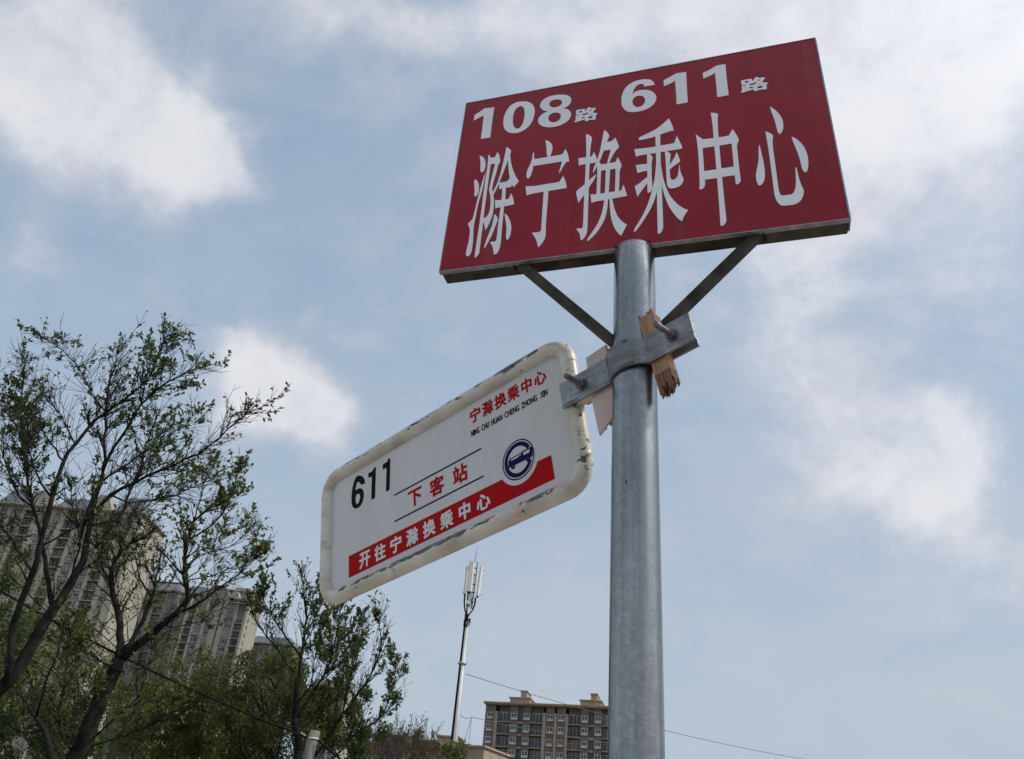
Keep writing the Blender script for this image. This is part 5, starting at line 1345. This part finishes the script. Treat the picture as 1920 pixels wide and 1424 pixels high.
# box frame: four square tubes
x0, x1 = SX - SW / 2, SX + SW / 2
z0, z1 = SZ - SH / 2, SZ + SH / 2
yb0, yb1 = SY + 0.0012, SY + ST
for nm, a, b in (('frame_rail', (x0, yb0, z0), (x1, yb1, z0 + .038)), ('frame_rail', (x0, yb0, z1 - .038), (x1, yb1, z1)),
                 ('frame_rail', (x0, yb0, z0 + .0385), (x0 + .038, yb1, z1 - .0385)), ('frame_rail', (x1 - .038, yb0, z0 + .0385), (x1, yb1, z1 - .0385))):
    mb = MB()
    mb.box(a, b)
    mb.build(nm, M_BOX if a[2] == z0 else M_EDGE, root, 0.003)
mb = MB()
mb.box((x0 + .037, yb1 - .004, z0 + .037), (x1 - .037, yb1 - .001, z1 - .037))
mb.build('back_sheet', M_EDGE, root)
# thin folded metal lip round the face
mb = MB()
for a, b in (((x0 - .002, SY - .001, z0 - .002), (x1 + .002, SY + .010, z0 - .0002)), ((x0 - .002, SY - .001, z1 + .0002), (x1 + .002, SY + .010, z1 + .002)),
             ((x0 - .002, SY - .001, z0), (x0 - .0002, SY + .010, z1)), ((x1 + .0002, SY - .001, z0), (x1 + .003, SY + .036, z1))):
    mb.box(a, b)
mb.build('edge_lip', M_EDGE, root)
mb = MB()
mb.box((x0, SY, z0), (x1, SY + .001, z1))
face = mb.build('sign_face', M_RED, root)


def on_face(name, fn, y, cx, cz, mat, parent):
    mb = MB()
    fn(mb)
    mb.v = [(p[0] + cx, p[1], p[2] + cz) for p in mb.v]
    return mb.build(name, mat, parent, fixnormals=False)


Y1 = SY - 0.0006
for key in ('chu', 'ning', 'huan', 'cheng', 'zhong', 'xin'):
    st = [[smooth_loop(l) for l in loops] for loops in GLYPHS[key]]
    on_face('character', lambda mb: put_outline(mb, st, Y1), Y1, SX, SZ, M_WHITE, face)
for key in ('d1', 'd0', 'd8', 'e6', 'e1', 'f1'):
    it = 2 if key in ('d0', 'd8', 'e6') else 0
    st = [[smooth_loop(l, it) for l in loops] for loops in GLYPHS[key]]
    on_face('digit', lambda mb: put_outline(mb, st, Y1), Y1, SX, SZ, M_WHITE, face)
for bx in ((-127.1, 124.1, -73.7, 169.8), (236.5, 125.9, 293.8, 170.7)):
    a, b, c, d = (v / 1000 for v in bx)
    on_face('character', lambda mb: put_glyph(mb, '路', (a + c) / 2, (b + d) / 2, c - a, d - b, Y1, (.0020, .0013)), Y1, SX, SZ, M_WHITE, face)

# braces from the pole up to the underside of the box
for s, xt, zb in ((-1, -0.232, 2.470), (1, 0.235, 2.478)):
    mb = MB()
    p0 = Vector((s * (PR - .006), 0, zb))
    p1 = Vector((xt, 0, z0 + .004))
    d = (p1 - p0).normalized()
    sd = Vector((0, 1, 0))
    up = d.cross(sd)
    M = Matrix((d, sd, up)).transposed().to_4x4()
    M.translation = p0
    L = (p1 - p0).length
    mb.box((0, -.0105, -.0085), (L, .0105, .0085), 0, M)
    br = mb.build('brace', M_BOX, root, 0.0015)
    mb = MB()
    for k in range(16):
        e = k / 15 - .5
        for (c, ax) in ((p1 + Vector((0, e * .026, -.004)) + Vector((s * .012, 0, 0)), 0), (p0 + Vector((s * .006, e * .026, .012 * (1 if k % 2 else -1))), 1)):
            r = random.uniform(.002, .004)
            c = c + Vector((random.uniform(-1, 1), 0, random.uniform(-1, 1))) * .003
            mb.add([(c + Vector((a, b, g)) * r) for a, b, g in ((1, 0, 0), (0, 1, 0), (-1, 0, 0), (0, -1, 0), (0, 0, 1), (0, 0, -1))],
                   [(0, 1, 4), (1, 2, 4), (2, 3, 4), (3, 0, 4), (1, 0, 5), (2, 1, 5), (3, 2, 5), (0, 3, 5)], 0, True)
    mb.build('weld_bead', M_RUST, br)['kind'] = 'stuff'

# ---------------------------------------------------------------- lower bus stop plate, hung askew on the pole
S2 = 1.15
PC = EYE + Vector((-.1209, 1.3873, .6351)) * S2
PM = Matrix(((0.6868, 0.7053, -0.1757), (-0.7151, 0.6990, 0.0105), (0.1302, 0.1184, 0.9844))).to_4x4()
PM.translation = PC
PW, PH, TR = .6972 * S2, .2947 * S2, 0.0172
HX, HZ = PW / 2 - TR, PH / 2 - TR
M_CREAM = chipped_paint('chipped_cream_paint')
plate = thing('bus_stop_plate', 'white bus stop plate in a chipped cream tube frame hanging askew from the pole', 'street sign', PM)

mb = MB()
path = []
RC = 0.046
for cx, cz, a0 in ((HX - RC, HZ - RC, 90), (HX - RC, -HZ + RC, 0), (-HX + RC, -HZ + RC, -90), (-HX + RC, HZ - RC, -180)):
    for k in range(9):
        w = math.radians(a0 - k * 90 / 8)
        path.append((cx + RC * math.cos(w), 0, cz + RC * math.sin(w)))
full = []
for i, p in enumerate(path):
    q = path[(i + 1) % len(path)]
    full.append(p)
    n_ = int((Vector(q) - Vector(p)).length / .03)
    for k in range(1, n_):
        full.append(tuple(Vector(p).lerp(Vector(q), k / n_)))
mb.tube(full, TR, 20, 0, closed=True)
frame = mb.build('tube_frame', M_CREAM, plate)
# slip joints of the elbows
for (x, z, ax) in ((HX, HZ - RC - .004, 'z'), (HX, -HZ + RC + .004, 'z'), (-HX, -HZ + RC + .004, 'z'), (-HX, HZ - RC - .004, 'z'), (HX - RC - .004, HZ, 'x'), (-HX + RC + .004, HZ, 'x')):
    mb = MB()
    d = Vector((0, 0, .004)) if ax == 'z' else Vector((.004, 0, 0))
    c = Vector((x, 0, z))
    mb.tube([c - d * 1.3, c - d, c + d, c + d * 1.3], [TR * .99, TR * 1.035, TR * 1.035, TR * .99], 20, cap=False)
    mb.build('joint_ring', M_CREAM, frame)

IX, IZ = HX - 0.006, HZ - 0.006
mb = MB()
poly = []
rc = 0.052
for cx, cz, a0 in ((IX - rc, IZ - rc, 90), (IX - rc, -IZ + rc, 0), (-IX + rc, -IZ + rc, -90), (-IX + rc, IZ - rc, -180)):
    for k in range(7):
        w = math.radians(a0 - k * 15)
        poly.append((cx + rc * math.cos(w), cz + rc * math.sin(w)))
mb.prism(poly, -.0012, .0018)
panel = mb.build('panel', M_PANEL, plate)
Y2 = -.0012 - .0004
K = S2 / 1000.0


def flat(name, polys, mat, y=Y2):
    mb = MB()
    for i, lp in enumerate(polys):
        put_outline(mb, [lp], y - i * .00005, K)
    return mb.build(name, mat, panel, fixnormals=False)


def text(name, chars, xs, cy, w, h, mat, bold, y=Y2):
    """one printed line, each character a piece of its own"""
    for ch, cx in zip(chars, xs):
        s = {'中': (.86, 1.0), '下': (1.0, .93), '心': (1.0, .92), '站': (.97, 1)}.get(ch, (1, 1))
        mb = MB()
        put_glyph(mb, ch, cx * K, cy * K, w * K * s[0], h * K * s[1], y, (bold * K, bold * K))
        mb.build(name, mat, panel, fixnormals=False)


for key in ('L6', 'L1', 'L1b'):
    mb = MB()
    put_outline(mb, [[smooth_loop(l, 2 if key == 'L6' else 0) for l in lp] for lp in GLYPHS[key]], Y2, K)
    mb.build('digit', M_PBLACK, panel, fixnormals=False)
text('character', '宁滁换乘中心', [111.1 + i * 31.9 for i in range(6)], 90.5, 28.5, 29.5, M_PRED, 0.95)
for w_, xa, xb in (('NING', 205, 290), ('CHU', 311, 389), ('HUAN', 409, 520), ('CHENG', 541, 682), ('ZHONG', 704, 850), ('XIN', 880, 946)):
    mb = MB()
    xa, xb = (97.5 + (x_ - 207) * .25 for x_ in (xa, xb))
    put_glyph(mb, w_, (xa + xb) / 2 * K, 56.3 * K, (xb - xa) * K, 12.2 * K, Y2, (.42 * K, .25 * K))
    mb.build('pinyin_word', M_PBLACK, panel, fixnormals=False)
text('character', '下客站', (-61.5, -0.5, 61.5), -9.5, 39, 37, M_PRED, 1.25)
for zc in (17.3, -37.0):
    flat('blue_line', [[[(-121.5, zc + 1.6), (118, zc + 1.6), (118, zc - 1.6), (-121.5, zc - 1.6)]]], M_PBLUE)
LX, LZ, LR = 200.5, -39.0, 36.5
arc = [(LX + 45.5 * math.cos(math.radians(w)), LZ + 45.5 * math.sin(math.radians(w))) for w in np.linspace(208, 333, 26)]
flat('red_band', [[[(-262, -61)] + arc + [(271, -60.4), (272, -103.5), (-261, -105.5)]]], M_PRED)
text('character', '开往宁滁换乘中心', [-210.8 + i * 46.2 for i in range(8)], -84.0, 33.5, 32.5, M_PWHITE, 1.2, Y2 - .0005)


def circ(r, n=56, a0=0, a1=360):
    return [(LX + r * math.cos(math.radians(w)), LZ + r * math.sin(math.radians(w))) for w in np.linspace(a0, a1, n, endpoint=(a1 - a0) < 360)]


mb = MB()
put_outline(mb, [[circ(LR), circ(LR * .935)]], Y2, K)
put_outline(mb, [[circ(LR * .875, 44, 25, 338) + circ(LR * .665, 44, 27, 335)[::-1]]], Y2, K)
B = 1.0
put_outline(mb, [[[(176.8, -46.0), (178.3, -34.5), (182.5, -30.2), (211.0, -29.6), (211.0, -28.2), (233.0, -27.8), (234.6, -30.0), (233.6, -42.5), (231.0, -46.5)],
                  [(183.6, -35.4), (184.4, -31.8), (208.8, -31.2), (208.8, -33.4), (203.0, -33.6), (202.6, -35.2)][::-1],
                  [(212.6, -36.4), (212.8, -30.4), (228.8, -29.9), (226.6, -36.6)][::-1]]], Y2 - .0003, K)
for wx, wz in ((187.6, -46.9), (222.0, -46.9)):
    put_outline(mb, [[[(wx + 5.0 * math.cos(math.radians(w)), wz + 5.0 * math.sin(math.radians(w))) for w in np.linspace(180, 360, 13)]]], Y2 - .0003, K)
mb.build('bus_emblem', M_PBLUE, panel, fixnormals=False)

# clamp: two zinc straps bolted together round the pole
ZS0, ZS1 = -.004, .050
pz = Vector((POLE.x, POLE.y, 2.42))
pl = PM.inverted() @ pz
pax = (PM.to_3x3().inverted() @ Vector((0, 0, 1)))
pl = pl + pax * ((ZS0 + ZS1) / 2 - pl.z) / pax.z
PX, PY = pl.x, pl.y
RI, TK = PR + .0045, .0055


def strap(sign, xa, xb, yflat):
    """polyline of the inner side of a strap seen from above, sign -1 = camera side; returns polygon (x, y)"""
    def side(off):
        r = RI + off
        dy = (yflat - PY) * sign + off          # distance of the flat from the pole axis
        dy = min(max(dy, .002), r - .001)
        w0 = math.asin(dy / r)
        pts = [(xa, PY + sign * dy)]
        fl = .004
        cx = math.cos(w0) * r
        pts.append((PX - cx - fl, PY + sign * dy))
        for k in range(25):
            w = math.pi - w0 - (math.pi - 2 * w0) * k / 24
            pts.append((PX + r * math.cos(w), PY + sign * r * math.sin(w)))
        pts.append((PX + cx + fl, PY + sign * dy))
        pts.append((xb, PY + sign * dy))
        # ease the bends where the strap leaves the pole
        pts = pts[:1] + [(xa + (pts[1][0] - xa) * k, pts[0][1]) for k in (.5, .8)] + pts[1:-1] + [(pts[-2][0] + (xb - pts[-2][0]) * k, pts[-1][1]) for k in (.2, .5)] + pts[-1:]
        for _ in range(3):
            q = [pts[0]]
            for a, b in zip(pts[:-1], pts[1:]):
                q += [(a[0] * .75 + b[0] * .25, a[1] * .75 + b[1] * .25), (a[0] * .25 + b[0] * .75, a[1] * .25 + b[1] * .75)]
            pts = q[::2] + [pts[-1]] if _ else q + [pts[-1]]
        return pts
    return side(0) + side(TK)[::-1]


YF = -.0185
mb = MB()
mb.prism(strap(-1, HX - .013, .662, YF), ZS0, ZS1, axis='z')
front = mb.build('clamp_strap', M_STRAP, plate, 0.0008)
mb = MB()
mb.prism(strap(1, HX + TR + .004, .652, .004), ZS0 + .003, ZS1 - .003, axis='z')
mb.build('clamp_strap', M_STRAP, plate, 0.0008)
# welded lug between frame tube and strap
mb = MB()
mb.box((HX + TR * .6, YF + .001, ZS0 + .002), (HX + .058, .0035, ZS0 + .010))
mb.box((HX + TR * .6, -.004, ZS0 + .0102), (HX + .058, .0035, ZS1 - .004))
mb.build('welded_lug', M_CREAM, plate, 0.001)
ZB = .0235
for bx_, ln in ((.4225, .052), (.6225, .056)):
    mb = MB()
    y_s = YF - TK
    npt = 46
    pts = [(bx_, .02 - (ln + .04) * k / npt, ZB) for k in range(npt + 1)]
    mb.tube(pts, [.0056 if k % 2 else .0049 for k in range(npt + 1)], 12, smooth=False)
    bolt = mb.build('bolt', M_ROD, plate)
    mb = MB()
    hexa = [(bx_ + .0098 * math.cos(math.radians(60 * k + 17)), ZB + .0098 * math.sin(math.radians(60 * k + 17))) for k in range(6)]
    mb.prism(hexa, y_s - .0105, y_s - .0024)
    mb.build('nut', M_ROD, bolt, 0.0012)
    mb = MB()
    wsh = [(bx_ + .0122 * math.cos(math.radians(15 * k)), ZB + .0122 * math.sin(math.radians(15 * k))) for k in range(24)]
    mb.prism(wsh, y_s - .0022, y_s - .0002)
    mb.build('washer', M_ROD, bolt)


# wooden wedges jammed behind the strap
def splinter_block(mb, M, w, d, zt, zb, nx, ny, jag_t, jag_b, mi=0):
    for i in range(nx):
        for j in range(ny):
            xa, xb = -w / 2 + w * i / nx, -w / 2 + w * (i + 1) / nx
            ya, yb = -d / 2 + d * j / ny, -d / 2 + d * (j + 1) / ny
            t = zt - random.random() ** 1.5 * jag_t
            b = zb + random.random() ** 1.3 * jag_b + (jag_b * .7 * i / nx)
            tt = [t + random.uniform(-.35, .35) * min(jag_t, .008) for _ in range(4)]
            bb = [b + random.uniform(-.6, .6) * min(jag_b, .011) for _ in range(4)]
            vs = [M @ Vector(p) for p in ((xa, ya, bb[0]), (xb, ya, bb[1]), (xb, yb, bb[2]), (xa, yb, bb[3]), (xa, ya, tt[0]), (xb, ya, tt[1]), (xb, yb, tt[2]), (xa, yb, tt[3]))]
            mb.add(vs, [(0, 3, 2, 1), (4, 5, 6, 7), (0, 1, 5, 4), (1, 2, 6, 5), (2, 3, 7, 6), (3, 0, 4, 7)], mi)


M_PINE = wood('raw_pine', (0.30, 0.165, 0.085), (0.47, 0.29, 0.17), (0.15, 0.055, 0.028))
M_PLY = plain('faded_pink_board', (0.60, 0.47, 0.43), 0.7, 0, 0.08, 20)
M_BREAK = wood('broken_pine', (0.13, 0.05, 0.03), (0.30, 0.14, 0.075), (0.06, 0.022, 0.014))


def wedge(name, label, origin, ax_z, ax_x, build):
    az = ax_z.normalized()
    axx = (ax_x - az * ax_x.dot(az)).normalized()
    ay = az.cross(axx)
    M = Matrix((axx, ay, az)).transposed().to_4x4()
    M.translation = origin
    build(name, label, M)


A3, N3, B3 = (PM.to_3x3() @ Vector(v) for v in ((1, 0, 0), (0, 1, 0), (0, 0, 1)))
wc = PM @ Vector((.5815, YF + .0125, .023))


def build_right(name, label, M):
    o = thing(name, label, 'wood block', M)
    mb = MB()
    mb.box((-.0165, -.0115, -.052), (.0165, .0115, .060))
    mb.build('block', M_PINE, o, 0.0008)
    mb = MB()
    splinter_block(mb, Matrix(), .0322, .0222, .084, .050, 7, 4, .016, 0)
    mb.build('splintered_top', M_PINE, o)
    mb = MB()
    splinter_block(mb, Matrix(), .0322, .0222, -.048, -.096, 8, 5, 0, .020)
    mb.build('broken_end', M_BREAK, o)
    return o


wedge('wood_wedge', 'thick splintered pine block jammed between clamp strap and the right of the pole', wc, B3 * 1.0 + A3 * -.06, A3, build_right)
wl = PM @ Vector((.4555, YF + .0085, .006))


def build_left(name, label, M):
    o = thing(name, label, 'wood board', M)
    mb = MB()
    mb.prism([(-.024, .074), (.024, .080), (.0245, -.058), (.010, -.072), (-.019, -.092), (-.0235, -.03)], -.004, .001)
    mb.build('face_ply', M_PLY, o)
    mb = MB()
    splinter_block(mb, Matrix.Translation((0, .0042, 0)), .047, .006, .076, -.084, 9, 2, .004, .022)
    mb.build('core', M_BREAK, o)
    return o


wedge('wood_wedge', 'thin pinkish faced board stuck behind the strap on the left of the pole', wl, B3 * 1.0 + A3 * .035, A3, build_left)
